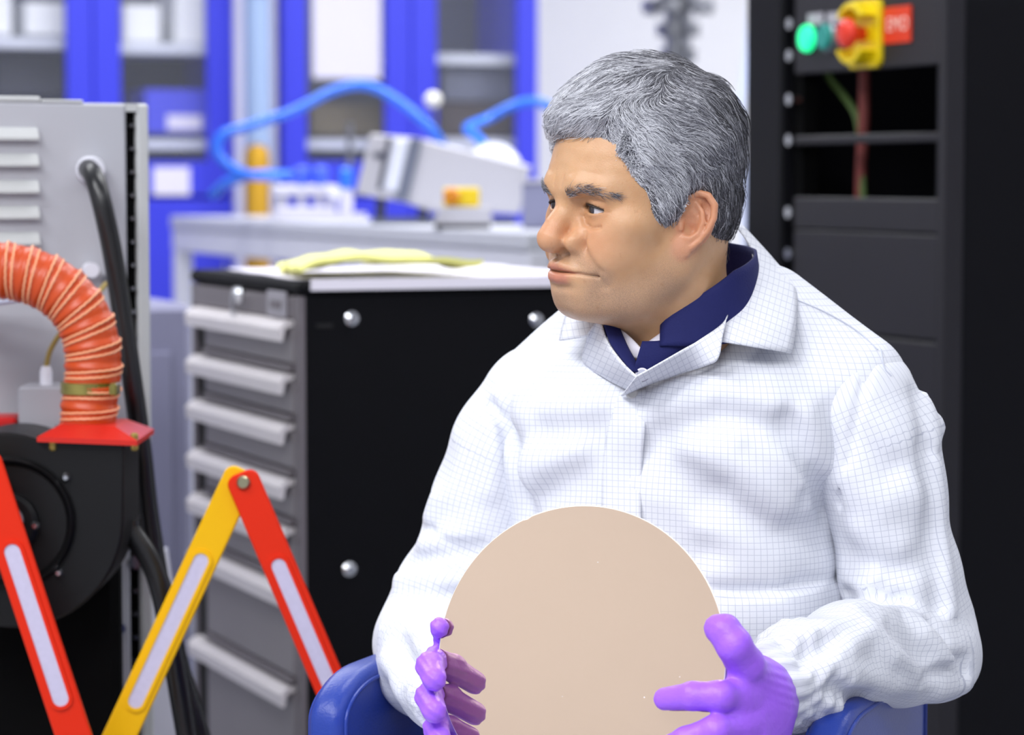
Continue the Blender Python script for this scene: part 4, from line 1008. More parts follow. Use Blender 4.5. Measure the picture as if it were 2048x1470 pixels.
def grow(n, seed, k=9, lift=.0012, rmin=.00016, rmax=.00030, tone0=0.0, spread=.35):
    rng = np.random.RandomState(seed)
    # roots over the mesh of the hair mass
    tri = np.concatenate([F_[:, [0, 1, 2]], F_[:, [0, 2, 3]]]); A, B_, C_ = V_[tri[:, 0]], V_[tri[:, 1]], V_[tri[:, 2]]
    ar = np.linalg.norm(np.cross(B_ - A, C_ - A), axis=1); ct = (A + B_ + C_) / 3
    inner = hair_sdf(ct.astype(np.float32)); outer = scalp(ct.astype(np.float32)) > -.0004
    ar = ar * outer
    i = rng.choice(len(tri), n, p=ar / ar.sum()); u, v = rng.rand(n), rng.rand(n); fl = u + v > 1; u[fl], v[fl] = 1 - u[fl], 1 - v[fl]
    p = (A[i] + (B_[i] - A[i]) * u[:, None] + (C_[i] - A[i]) * v[:, None]).astype(np.float32)
    L = rng.uniform(.014, .040, n) * np.clip(.35 + thick(p) / .012, .4, 1.3)
    pts = np.zeros((n, k, 3), np.float32); q = p.copy()
    clump = fbm(p, 220, 9)[:, None]; ph = rng.uniform(0, 6.28, n)
    side = rng.normal(size=(n, 3)) * spread
    q = q - grad(hair_sdf, q) * .0015
    stray = (rng.rand(n) < .035)
    for s in range(k):
        pts[:, s] = q
        g = grad(hair_sdf, q, .002)
        d = flow(q) + .30 * np.stack([fbm(q, 110, 21), fbm(q, 110, 22), fbm(q, 110, 23)], 1) + side * (.5 + .5 * s / k) + .35 * np.stack([np.sin(ph + s * .5 + 3 * clump[:, 0]), np.cos(ph * 1.3 + s * .4), np.sin(ph * .7 + s * .6)], 1) * .6
        d = d - g * (d * g).sum(1, keepdims=True); d /= (np.linalg.norm(d, axis=1, keepdims=True) + 1e-9)
        q = (q + d * (L / k)[:, None]).astype(np.float32)
        tgt = lift * np.sin(math.pi * min(1, (s + 1) / k * 1.1)) * (1 + .8 * clump[:, 0]) + np.where(stray, .006 * (s / k) ** 1.2, 0)
        q = (q - g * (hair_sdf(q) - tgt)[:, None]).astype(np.float32)
    x, y, z = p[:, 0], p[:, 1], p[:, 2]
    # whiter at the temple and fringe, darker towards the nape
    white = .50 + .36 * np.clip((y - .0) / .08, -1, 1) + .10 * np.exp(-((z - .055) / .03) ** 2) - .16 * np.clip((-y) / .08, 0, 1)
    tone = np.clip(white + rng.normal(0, .24, n) + .12 * clump[:, 0] + tone0, 0, 1)
    r = rng.uniform(rmin, rmax, n)[:, None] * np.linspace(1, .45, k)[None] ** .7
    return pts, r, np.repeat(tone[:, None], k, 1)
pts, r, tone = grow(40000, 11, spread=.24)
strands('hair_strands', h2w(pts.reshape(-1, 3)).reshape(pts.shape) - PO, r, M_HAIR, hair, {'tone': tone}, kind='stuff')
# eyebrows
def brow(sgn, n, seed):
    rng = np.random.RandomState(seed); k = 5
    t = rng.rand(n); line = np.array([(.012, .097, .0125), (.020, .098, .0165), (.030, .0950, .0185), (.041, .084, .0172), (.051, .070, .0138)])
    base = np.stack([np.interp(t, np.linspace(0, 1, 5), line[:, i]) for i in range(3)], 1)
    wd = .0036 * np.interp(t, [0, .15, .5, 1], [.8, 1, 1, .35]); base[:, 2] += wd * rng.uniform(-1, 1, n)
    base = base.astype(np.float32); base[:, 0] *= sgn
    for _ in range(3): base -= grad(head_sdf, base) * head_sdf(base)[:, None]
    dr = np.stack([np.full(n, .75), -.2 - .5 * t, .55 - .9 * t], 1) + rng.normal(0, .25, (n, 3)); dr[:, 0] *= sgn
    g = grad(head_sdf, base); dr -= g * (dr * g).sum(1, keepdims=True); dr /= np.linalg.norm(dr, axis=1, keepdims=True)
    L = rng.uniform(.005, .010, n); pts = np.zeros((n, k, 3))
    for s in range(k):
        u = s / (k - 1); q = base + dr * (L * u)[:, None] + g * (.0016 * math.sin(u * 2.4))
        pts[:, s] = q
    r = rng.uniform(.00010, .00018, n)[:, None] * np.linspace(1, .4, k)[None]
    tone = np.clip(rng.normal(.42, .22, n), 0, 1)
    strands('eyebrow', h2w(pts.reshape(-1, 3)).reshape(pts.shape) - PO, r, M_HAIR, person, {'tone': np.repeat(tone[:, None], k, 1)})
brow(1, 260, 1); brow(-1, 260, 2)
# ------------------------------------------------------------------ white checked coat
PSI = math.radians(27)
TO = np.array([P(1350, 800, 2.68)[0], 2.68, 0.0])
TF_ = np.array([-math.sin(PSI), -math.cos(PSI), 0]); TL = np.array([math.cos(PSI), -math.sin(PSI), 0]); TM = np.stack([TL, TF_, np.array([0, 0, 1.0])])
def t2w(p): return TO + np.asarray(p) @ TM
def w2t(p): return ((np.asarray(p) - TO) @ TM.T).astype(np.float32)
def trace(f, pxy, y0=2.2, y1=2.95, n=160):
    """first hit of the sight lines with the world-space field f; falls back to the closest approach"""
    out = []
    for (px, py) in pxy:
        d = ray(px, py); ys = np.linspace(y0, y1, n); pts = CAM + d[None] * (ys / d[1])[:, None]
        v = f(pts.astype(np.float32)); k = np.argmax(v < 0)
        if v[k] < 0 and k > 0:
            t = v[k - 1] / (v[k - 1] - v[k]); out.append(pts[k - 1] * (1 - t) + pts[k] * t)
        else: out.append(pts[np.argmin(v)])
    return np.array(out)
class Folds:
    """cloth folds laid along lines drawn on a base surface: bump (amp > 0) or groove (amp < 0)"""
    def __init__(s, base): s.base = base; s.r = []
    def add(s, pix, w_, amp): s.r.append((trace(s.base, pix).astype(np.float32), w_, amp)); return s
    def __call__(s, p, gain=1.45):
        o = np.zeros(len(p), np.float32)
        for pts, w_, amp in s.r:
            lo, hi = pts.min(0) - 2.6 * w_, pts.max(0) + 2.6 * w_
            m = ((p > lo) & (p < hi)).all(1)
            if not m.any(): continue
            q = p[m]; dm = None
            for i in range(len(pts) - 1):
                e = cap(q, pts[i], pts[i + 1], 0); dm = e if dm is None else np.minimum(dm, e)
            o[m] += gain * amp * np.exp(-(dm / w_) ** 2)
        return o
def torso_base(p):
    q = w2t(p)
    d = ell(q, (0, .000, .800), (.166, .124, .190))
    d = smin(d, ell(q, (.0, .012, .640), (.170, .150, .170)), .06)
    d = smin(d, chain(q, [(-.005, -.035, 1.000), (.085, -.022, .984), (.178, -.012, .922)], [.058, .053, .054]), .05)
    d = smin(d, chain(q, [(-.005, -.035, 1.000), (-.070, -.022, .972), (-.150, -.005, .905)], [.058, .050, .050]), .05)
    d = smin(d, ell(q, (.085, .055, .860), (.085, .060, .085)), .04); d = smin(d, ell(q, (-.070, .055, .860), (.080, .060, .085)), .04)
    return d
FB = Folds(torso_base)
for a in (
    ([(1045, 815), (1120, 822), (1195, 818)], .020, .006), ([(1050, 868), (1110, 862), (1190, 850)], .020, -.007),
    ([(1310, 835), (1430, 795), (1550, 812)], .022, .007), ([(1330, 862), (1440, 832), (1560, 858)], .018, -.009),
    ([(1305, 905), (1350, 945), (1400, 985)], .024, -.009), ([(1370, 890), (1480, 930), (1560, 1010)], .024, .006),
    ([(1050, 1010), (1120, 965), (1190, 925)], .024, -.008), ([(1060, 945), (1150, 905)], .020, .006),
    ([(1580, 850), (1620, 930), (1660, 1020)], .012, -.013), ([(1610, 830), (1655, 930), (1690, 1010)], .014, .008),
    ([(1450, 1010), (1540, 1060), (1640, 1075)], .022, -.007), ([(1420, 1060), (1520, 1095), (1640, 1105)], .022, .007),
    ([(1400, 1190), (1500, 1182), (1600, 1166), (1700, 1150)], .0085, -.0062), ([(1420, 1150), (1540, 1145), (1680, 1122)], .016, .006), ([(1440, 1225), (1560, 1210), (1680, 1190)], .024, .010),
    ([(1010, 800), (1022, 900), (1040, 990)], .011, -.014), ([(1050, 790), (1060, 890), (1062, 1000)], .014, .006),
    ([(1180, 1010), (1280, 1060), (1400, 1085)], .026, -.005), ([(1450, 760), (1560, 745), (1640, 770)], .024, .004), ([(1380, 1120), (1420, 1230)], .018, -.005),
    ([(1480, 870), (1600, 960)], .012, .004), ([(1500, 900), (1610, 1000)], .012, -.004), ([(1100, 760), (1060, 810)], .014, -.004),
): FB.add(*a)
_c = w2t(trace(torso_base, [(1425, 1187), (1690, 1152)]))                # the coat blouses over a crease at the waist
def torso_sdf(p):
    q = w2t(p); zc = _c[0, 2] + (q[:, 0] - _c[0, 0]) * (_c[1, 2] - _c[0, 2]) / (_c[1, 0] - _c[0, 0]) + .004 * np.sin(q[:, 0] * 38)
    h = q[:, 2] - zc; led = (np.clip(-h / .005 + .5, 0, 1) * np.exp(-np.clip(-h, 0, None) / .07) - .5 * np.exp(-(h / .022) ** 2)) * np.clip((q[:, 1] - .02) / .05, 0, 1)
    return torso_base(p) - FB(p) - .0012 * fbm(p, 60, 31) - .012 * led
def path_coords(p, pts):
    """distance along the polyline, closest point and segment direction"""
    best = None; s0 = 0
    for i in range(len(pts) - 1):
        a, b = np.asarray(pts[i]), np.asarray(pts[i + 1]); d = b - a; L = np.linalg.norm(d); t = np.clip(((p - a) @ d) / L ** 2, 0, 1)
        c = a + t[:, None] * d; e = np.linalg.norm(p - c, axis=1); s = s0 + t * L; s0 += L
        if best is None: best = [e, s, c, np.tile(d / L, (len(p), 1))]
        else:
            m = e < best[0]
            for k, v in enumerate((e, s, c, np.tile(d / L, (len(p), 1)))): best[k][m] = v[m]
    return best
# sleeves: (px, py, depth, radius)
SL = [(1716, 806, 2.605, .058), (1750, 890, 2.60, .0565), (1774, 1000, 2.60, .0535), (1798, 1150, 2.60, .0545), (1842, 1268, 2.60, .050), (1862, 1308, 2.59, .041), (1800, 1312, 2.555, .043), (1700, 1308, 2.50, .045), (1610, 1345, 2.442, .042), (1545, 1372, 2.402, .038)]
SR = [(1068, 800, 2.735, .054), (1012, 900, 2.735, .052), (976, 1010, 2.735, .053), (952, 1100, 2.73, .050), (905, 1190, 2.725, .053), (862, 1288, 2.70, .053), (868, 1330, 2.64, .050), (902, 1368, 2.55, .044), (925, 1392, 2.485, .038)]
def sleeve_base(D, k=.022):
    pts = [P(a, b, Y) for a, b, Y, r in D]; rs = [r for *_, r in D]
    return (lambda p: chain(p, pts, rs, k)), pts
slB, slP = sleeve_base(SL); srB, srP = sleeve_base(SR)
slBase = lambda p: smin(slB(p), sph(p, P(1908, 1322, 2.60), .020), .022)
srBase = lambda p: srB(p)
FL = Folds(slBase); FRr = Folds(srBase)
for a in (
    ([(1850, 770), (1872, 900), (1884, 1050), (1902, 1220)], .0065, .006), ([(1832, 790), (1850, 920), (1862, 1080), (1876, 1210)], .010, -.004),
    ([(1835, 765), (1870, 815)], .006, -.006), ([(1868, 830), (1880, 850)], .010, .006), ([(1872, 905), (1850, 890)], .008, -.005),
    ([(1690, 1190), (1745, 1208), (1795, 1198)], .0065, -.011), ([(1700, 1222), (1790, 1222), (1850, 1262), (1905, 1318)], .010, .008),
    ([(1862, 1250), (1900, 1300), (1930, 1345)], .0065, -.008), ([(1735, 1262), (1690, 1300), (1640, 1350)], .010, .007), ([(1740, 1262), (1790, 1310), (1840, 1352)], .009, .006),
    ([(1838, 1358), (1880, 1345), (1930, 1325)], .007, -.008), ([(1790, 1262), (1850, 1320)], .011, -.007), ([(1700, 1345), (1780, 1372), (1830, 1372)], .010, .006), ([(1660, 1372), (1720, 1395)], .010, -.007),
    ([(1700, 1120), (1760, 1150), (1850, 1120)], .016, -.004), ([(1690, 960), (1760, 1010), (1830, 990)], .020, .004), ([(1720, 880), (1780, 930)], .016, -.004), ([(1720, 1060), (1800, 1090)], .016, .004),
    ([(1735, 730), (1720, 800), (1700, 900), (1680, 1010)], .0040, -.004), ([(1715, 1240), (1660, 1255), (1600, 1280)], .010, .006), ([(1660, 1290), (1610, 1310)], .010, -.006), ([(1880, 1385), (1930, 1370)], .012, .006), ([(1745, 1160), (1720, 1195)], .010, .006),
): FL.add(*a)
for a in (
    ([(872, 1000), (850, 1055), (852, 1085), (900, 1075)], .012, .006), ([(815, 1128), (862, 1121), (910, 1112), (960, 1100)], .0080, -.0135), ([(850, 1058), (900, 1085), (960, 1118)], .008, -.006), ([(805, 1156), (870, 1152), (920, 1160)], .011, .009),
    ([(815, 1195), (860, 1200), (920, 1190)], .010, -.007), ([(775, 1255), (830, 1235), (890, 1230)], .016, .007), ([(830, 1262), (880, 1330)], .012, .006), ([(800, 1290), (860, 1365)], .012, -.006),
    ([(1000, 800), (985, 900), (980, 980)], .012, .006), ([(960, 830), (930, 920), (900, 990)], .014, .003), ([(985, 815), (1010, 850), (1030, 930)], .008, -.010), ([(770, 1320), (800, 1380)], .012, .005),
): FRr.add(*a)
def sleeve_sdf(base, folds, pts, cuff_s):
    tot = sum(np.linalg.norm(pts[i + 1] - pts[i]) for i in range(len(pts) - 1))
    def f(p):
        d = base(p) - folds(p) - .0011 * fbm(p, 75, 41)
        e, s, c, t = path_coords(p, pts)
        u = np.clip((s - (tot - cuff_s)) / cuff_s, 0, 1)
        r = p - c; ang = np.arctan2(r[:, 2], r[:, 0] * .5 - r[:, 1])
        d = d + u * (.0028 * np.sin(ang * 13 + 40 * s) * np.sin(s * 210 + 2 * np.sin(ang * 3)) + .0018 * np.sin(s * 330 + ang * 5))      # gathered cuff
        d = d - .004 * np.exp(-((u - .45) / .25) ** 2) * (u > 0)
        return d
    return f, tot
slF, slT = sleeve_sdf(slBase, FL, slP, .075); srF, srT = sleeve_sdf(srBase, FRr, srP, .05)

M_COAT = bpy.data.materials.new('checked_cloth'); M_COAT.use_nodes = True
def coat_nodes():
    nt = M_COAT.node_tree; b = nt.nodes['Principled BSDF']; N = nt.nodes.new; Lk = nt.links.new
    at = N('ShaderNodeAttribute'); at.attribute_name = 'grid'; sp = N('ShaderNodeSeparateXYZ'); Lk(at.outputs['Vector'], sp.inputs[0])
    def M(op, a, v=None, v2=None):
        m = N('ShaderNodeMath'); m.operation = op
        (Lk(a, m.inputs[0]) if hasattr(a, 'links') else setattr(m.inputs[0], 'default_value', a))
        if v is not None: (Lk(v, m.inputs[1]) if hasattr(v, 'links') else setattr(m.inputs[1], 'default_value', v))
        if v2 is not None: m.inputs[2].default_value = v2
        return m.outputs[0]
    ln = []
    for i in (0, 1):
        fr = M('FRACT', M('MULTIPLY', sp.outputs[i], 1 / .0057)); ds = M('ABSOLUTE', M('SUBTRACT', fr, .5))
        mr = N('ShaderNodeMapRange'); Lk(ds, mr.inputs[0]); mr.inputs[1].default_value, mr.inputs[2].default_value = .062, .022; mr.inputs[3].default_value, mr.inputs[4].default_value = 0, 1
        ln.append(mr.outputs[0])
    fac = M('MULTIPLY', M('MAXIMUM', ln[0], ln[1]), .50)
    mx = N('ShaderNodeMix'); mx.data_type = 'RGBA'; Lk(fac, mx.inputs[0]); mx.inputs[6].default_value = (.80, .82, .885, 1); mx.inputs[7].default_value = lin((146, 152, 176))
    Lk(mx.outputs[2], b.inputs['Base Color']); b.inputs['Roughness'].default_value = .62; b.inputs['Specular IOR Level'].default_value = .25
    tc = N('ShaderNodeTexCoord'); n = N('ShaderNodeTexNoise'); n.inputs['Scale'].default_value = 32; n.inputs['Detail'].default_value = 5; Lk(tc.outputs['Object'], n.inputs['Vector'])
    bp = N('ShaderNodeBump'); bp.inputs['Strength'].default_value = .32; bp.inputs['Distance'].default_value = .006; Lk(n.outputs[0], bp.inputs['Height']); Lk(bp.outputs[0], b.inputs['Normal'])
coat_nodes()
def coat_mesh(name, f, lo, hi, h, gridf, parent, **kw):
    V, F = nets(f, lo, hi, h); return np_mesh(name, V - PO, F, M_COAT, parent, {'grid': gridf(V)}, **kw)
def torso_grid(V):
    q = w2t(V); th = np.arctan2(q[:, 0], q[:, 1] + .10); return np.stack([th * .215 + .004 * q[:, 2], q[:, 2] * 1.02 + .03 * np.abs(q[:, 0])], 1)
lo = t2w((-.3, -.25, .45)); 
coat = coat_mesh('coat', lambda p: smax(torso_sdf(p), -(chain(p, [P(1350, 600, 2.625), P(1372, 480, 2.66)], [.066, .074])), .006), (-.12, 2.46, .50), (.42, 2.92, 1.06), .0034, torso_grid, person, label='white coat with a fine grey check')
def sleeve_grid(pts):
    def g(V):
        e, s, c, t = path_coords(V, spline(pts, 7)); r = V - c; ref = np.array([0, -1.0, 0.0]); x = r @ ref; up = np.cross(t, ref); y = (r * up).sum(1)
        return np.stack([np.arctan2(y, x) * .052, s], 1)
    return g
def bbox(pts, m=.075): a = np.array(pts); return a.min(0) - m, a.max(0) + m
lo, hi = bbox(slP); coat_mesh('sleeve', slF, lo, hi, .003, sleeve_grid(slP), coat)
lo, hi = bbox(srP); coat_mesh('sleeve', srF, lo, hi, .003, sleeve_grid(srP), coat)
coat_all = lambda p: np.minimum(np.minimum(torso_sdf(p), slF(p)), srF(p))

# collar, lapels, placket: cloth patches spanned between two edges
def patch(name, A, B, m, parent, nu=14, nv=10, bulge=.004, th=.0016, grid=None, off=.003, field=None, wob=0.0, **kw):
    """cloth between edge A and edge B; points (px, py) sit on the coat (plus off), points (px, py, Y) at a given depth"""
    oA, oB = off if isinstance(off, tuple) else (off, off)
    def pt(c, o_):
        if len(c) == 3: return P(*c)
        q = trace(field or torso_sdf, [c])[0]; d = CAM - q; return q + d / np.linalg.norm(d) * o_
    a = np.array(spline([pt(c, oA) for c in A], 6)); b = np.array(spline([pt(c, oB) for c in B], 6))
    def res(x, n):
        s = np.r_[0, np.cumsum(np.linalg.norm(np.diff(x, axis=0), axis=1))]; u = np.linspace(0, s[-1], n); return np.stack([np.interp(u, s, x[:, i]) for i in range(3)], 1)
    n = nu * 2 + 1; a, b = res(a, n), res(b, n); V = []; G = []
    for i in range(n):
        for j in range(nv + 1):
            t = j / nv; q = a[i] * (1 - t) + b[i] * t; d = CAM - q; d /= np.linalg.norm(d)
            q = q + d * (bulge * math.sin(math.pi * t) ** .8 + wob * math.sin(i * .9 + j * .5))
            V.append(q); G.append((q[0] * 1.05, q[2]))
    V = np.array(V); G = np.array(G)
    F = [(i * (nv + 1) + j, i * (nv + 1) + j + 1, (i + 1) * (nv + 1) + j + 1, (i + 1) * (nv + 1) + j) for i in range(n - 1) for j in range(nv)]
    if grid is not None: G = grid(G)
    o = np_mesh(name, V - PO, F, m, parent, {'grid': G}, **kw)
    md = o.modifiers.new('thickness', 'SOLIDIFY'); md.thickness = th; md.offset = 0
    return o
rotg = lambda a: (lambda G: np.stack([G[:, 0] * math.cos(a) - G[:, 1] * math.sin(a), G[:, 0] * math.sin(a) + G[:, 1] * math.cos(a)], 1))
patch('collar', [(1470, 450, 2.705), (1502, 500, 2.655), (1503, 550, 2.615), (1478, 612, 2.585), (1450, 645, 2.565), (1437, 682, 2.548)],
      [(1486, 452, 2.720), (1548, 520, 2.680), (1590, 575, 2.625), (1592, 640, 2.580), (1586, 690, 2.560), (1582, 706, 2.555)], M_COAT, coat, bulge=.010, grid=rotg(.35))
patch('lapel', [(1456, 630, 2.565), (1437, 655, 2.550), (1365, 700, 2.539), (1300, 738, 2.528), (1274, 752, 2.526)], [(1438, 684, 2.545), (1433, 722, 2.530), (1370, 744), (1300, 768), (1243, 792)], M_COAT, coat, bulge=.005, off=.008, grid=rotg(-.5))
patch('collar', [(1212, 608, 2.61), (1200, 635, 2.595), (1177, 672, 2.585)], [(1140, 606, 2.68), (1126, 650, 2.645), (1119, 681, 2.625)], M_COAT, coat, bulge=.006, grid=rotg(-.2))
patch('lapel', [(1200, 628, 2.59), (1214, 680, 2.567), (1245, 725, 2.543), (1274, 754, 2.530)], [(1176, 668, 2.585), (1166, 722), (1205, 752), (1256, 780)], M_COAT, coat, bulge=.003, off=.004, grid=rotg(.35))
patch('placket', [(1240, 786), (1218, 850), (1206, 930), (1204, 1010), (1204, 1120), (1206, 1240)], [(1292, 772), (1290, 850), (1284, 930), (1282, 1010), (1282, 1120), (1284, 1240)], M_COAT, coat, bulge=.001, off=(.0045, .0015))
q = trace(torso_sdf, [(1263, 784)])[0] - PO
M_SNAP = mat('snap_pearl', (214, 214, 210), .3)
MB().lathe([(.0058, .002), (.0062, -.001), (.0045, -.0030), (.003, -.0022)], (q[0], q[1] - .006, q[2]), 'y', 18).build('snap_button', M_SNAP, coat, smooth=True)
# stitched seams: shoulder seam
def seam(pix, f, r=.0007, m=None, off=.0006):
    q = trace(f, pix); q = np.array(spline(q, 6)); g = grad(f, q.astype(np.float32)); MB().tube(q + g * off - PO, r, 6).build('seam', m or mat('seam_grey', (196, 200, 214), .6), coat, smooth=True)
seam([(1592, 600), (1650, 625), (1710, 660), (1755, 700)], torso_sdf)
seam([(1762, 700), (1768, 735), (1782, 752)], coat_all)
# ------------------------------------------------------------------ navy jacket collar and white undershirt
M_NAVY = mat('navy_cloth', (34, 38, 92), .75, spec=.2, var=.06, vscale=90, bump=.25, bscale=600)
def ring_band(name, c, rx, ry, a0, a1, zt, zb, m, parent, n=48, flare=.004, th=.003, corner=.0, **kw):
    """band round the neck; angle measured from the camera side, positive to the picture's left"""
    V = []; k = 8
    for i in range(n + 1):
        a = a0 + (a1 - a0) * i / n; u = i / n
        for j in range(k + 1):
            t = j / k; top = zt(a) - corner * max(0, 1 - i / 2.5) ** 2; z = zb(a) * (1 - t) + top * t; fl = flare * (1 - t)
            V.append((c[0] - (rx + fl) * math.sin(a), c[1] - (ry + fl) * math.cos(a), z))
    F = [(i * (k + 1) + j, i * (k + 1) + j + 1, (i + 1) * (k + 1) + j + 1, (i + 1) * (k + 1) + j) for i in range(n) for j in range(k)]
    o = np_mesh(name, np.array(V) - PO, F, m, parent, **kw); md = o.modifiers.new('thickness', 'SOLIDIFY'); md.thickness = th; return o
NC = (P(1352, 600, 2.63)[0], 2.635)
zt = lambda a: float(np.interp(math.degrees(a), [-304, -270, -180, -90, -43, -14, 10, 17], [.990, 1.012, 1.062, 1.050, 1.033, 1.0105, .996, .990]))
zb = lambda a: zt(a) - float(np.interp(math.degrees(a), [-304, -180, -43, 17], [.03, .06, .066, .028]))
jc = ring_band('jacket_collar', NC, .0745, .074, math.radians(13), math.radians(-304), zt, zb, M_NAVY, person, n=80, flare=.010, corner=.012, label='navy stand collar')
patch('jacket_front', [(1284, 683, 2.556), (1330, 680, 2.556), (1400, 660, 2.558), (1445, 630, 2.568)], [(1262, 756, 2.556), (1296, 748, 2.556), (1350, 716, 2.558), (1420, 668, 2.566)], M_NAVY, jc, bulge=.003, th=.002)
patch('jacket_front', [(1205, 640, 2.577), (1222, 690, 2.562), (1262, 742, 2.548)], [(1234, 645, 2.582), (1257, 698, 2.565), (1284, 745, 2.555)], M_NAVY, jc, bulge=.002, th=.002)
# round emblem button just above the coat's closing
q = P(1284, 749, 2.553) - PO
bt = MB().lathe([(.0068, .0), (.0068, -.0012), (.0062, -.0018)], q, 'y', 28).build('emblem_button', M_NAVY, jc); MB().lathe([(.0064, -.0012), (.0064, -.0024), (.0058, -.0024)], q, 'y', 28).build('emblem_ring', M_PAPER, jc); MB().lathe([(.0050, -.0019), (.0050, -.0028)], q, 'y', 28).build('emblem_face', mat('emblem_silver', (196, 198, 214), .3, metal=.3), jc)
patch('undershirt', [(1230, 650, 2.586), (1258, 672, 2.574), (1281, 697, 2.566)], [(1248, 712, 2.575), (1270, 716, 2.568), (1285, 718, 2.562)], M_PAPER, person, bulge=.002, th=.002, label='white undershirt neckline')
patch('undershirt', [(1281, 697, 2.566), (1300, 682, 2.566), (1328, 662, 2.566)], [(1284, 718, 2.562), (1310, 716, 2.561), (1335, 700, 2.562)], M_PAPER, person, bulge=.002, th=.002, label='white undershirt neckline')
# ------------------------------------------------------------------ lower body: coat skirt over the thighs, trousers, shoes
def hip(x, y, z): return t2w((x, y, z))
def legs_sdf(p):
    d = ell(w2t(p), (0, .02, .52), (.185, .15, .12))
    for sx, kx in ((.095, .12), (-.095, -.14)):
        d = smin(d, chain(p, [hip(sx, .06, .515), hip(kx, .44, .500)], [.088, .072]), .04)
        d = smin(d, chain(p, [hip(kx, .44, .500), hip(kx * 1.05, .46, .10)], [.070, .052]), .03)
    return d - .003 * fbm(p, 30, 51)
V, F = nets(legs_sdf, (-.35, 2.05, .06), (.42, 2.92, .66), .007)
np_mesh('trousers', V - PO, F, M_COAT, person, {'grid': np.stack([V[:, 0], V[:, 1] + V[:, 2]], 1)})
for kx in (.126, -.147):
    def shoe(p):
        q = w2t(p); return smax(smin(ell(q, (kx, .52, .045), (.048, .125, .05)), ell(q, (kx, .44, .08), (.05, .06, .07)), .03), -(q[:, 2] - .004), .004)
    c = t2w((kx, .5, .06)); V, F = nets(shoe, c - np.array([.2, .2, .08]), c + np.array([.2, .2, .12]), .006)
    np_mesh('shoe', V - PO, F, mat('shoe_white', (222, 222, 228), .5), person)
# ------------------------------------------------------------------ mirror disc and gloved hands
WN = np.array([-.36, -.91, .20]); WN /= np.linalg.norm(WN)
WC = P(1159, 1315, 2.365); WR = .1325
wu = np.cross([0, 0, 1.0], WN); wu /= np.linalg.norm(wu); wv = np.cross(WN, wu)     # in-plane: picture right (or left), up
if wu[0] < 0: wu = -wu
def wafer_y(px, py):
    d = ray(px, py); t = ((WC - CAM) @ WN) / (d @ WN); return (CAM + d * t)[1]
M_WAFER = bpy.data.materials.new('wafer_mirror'); M_WAFER.use_nodes = True
def wafer_nodes():
    nt = M_WAFER.node_tree; b = nt.nodes['Principled BSDF']; N = nt.nodes.new; Lk = nt.links.new
    tc = N('ShaderNodeTexCoord'); vo = N('ShaderNodeTexVoronoi'); vo.inputs['Scale'].default_value = 70; Lk(tc.outputs['Object'], vo.inputs['Vector'])
    mr = N('ShaderNodeMapRange'); Lk(vo.outputs['Distance'], mr.inputs[0]); mr.inputs[1].default_value, mr.inputs[2].default_value, mr.inputs[3].default_value, mr.inputs[4].default_value = .035, .05, 1, 0
    n = N('ShaderNodeTexNoise'); n.inputs['Scale'].default_value = 16; Lk(tc.outputs['Object'], n.inputs['Vector'])
    m2 = N('ShaderNodeMapRange'); Lk(n.outputs[0], m2.inputs[0]); m2.inputs[1].default_value, m2.inputs[2].default_value = .54, .58
    mu = N('ShaderNodeMath'); mu.operation = 'MULTIPLY'; Lk(mr.outputs[0], mu.inputs[0]); Lk(m2.outputs[0], mu.inputs[1])
    mx = N('ShaderNodeMix'); mx.data_type = 'RGBA'; Lk(mu.outputs[0], mx.inputs[0]); mx.inputs[6].default_value = lin((222, 198, 174)); mx.inputs[7].default_value = (1, 1, 1, 1)
    Lk(mx.outputs[2], b.inputs['Base Color']); me_ = N('ShaderNodeMapRange'); Lk(mu.outputs[0], me_.inputs[0]); me_.inputs[3].default_value, me_.inputs[4].default_value = .94, 0; Lk(me_.outputs[0], b.inputs['Metallic']); b.inputs['Roughness'].default_value = .03
wafer_nodes()
wf = thing('mirror_disc', 'round thin mirror-polished beige wafer disc held in both hands', 'disc', WC)
wf.rotation_mode = 'QUATERNION'; wf.rotation_quaternion = Matrix((tuple(wu), tuple(wv), tuple(np.cross(wu, wv)))).transposed().to_quaternion()
zs = 1 if np.cross(wu, wv) @ WN > 0 else -1
m = MB(); n = 180; prof = [(0, .0), (WR - .0006, .0), (WR, -.0003), (WR, -.0009), (WR - .0006, -.0012)]
v = []; 
for (r, h) in prof[1:]:
    for k_ in range(n):
        a = 2 * math.pi * k_ / n; nt_ = 1 - .010 * max(0, 1 - abs((a - 2.02)) / .018)        # small notch on the rim
        v.append((r * nt_ * math.cos(a), r * nt_ * math.sin(a), h * zs))
f = [tuple(range(n)), tuple(3 * n + k_ for k_ in range(n))[::-1]] + [(i * n + k_, i * n + (k_ + 1) % n, (i + 1) * n + (k_ + 1) % n, (i + 1) * n + k_) for i in range(3) for k_ in range(n)]
m.add(v, f); disc_o = m.build('disc', M_WAFER, wf)
disc_o.data.materials.append(mat('wafer_edge', (250, 246, 240), .3, metal=.3))
for pl in disc_o.data.polygons:
    if len(pl.vertices) == 4: pl.material_index = 1
M_GLOVE = mat('purple_nitrile', (168, 104, 250), .42, spec=.45, var=.05, vscale=60, bump=.35, bscale=190)
def fin(p, pts, rs, k=.004): return chain(p, [P(*c) for c in pts], rs, k)
def W(px, py, r, gap=.0): return wafer_y(px, py) - r - gap
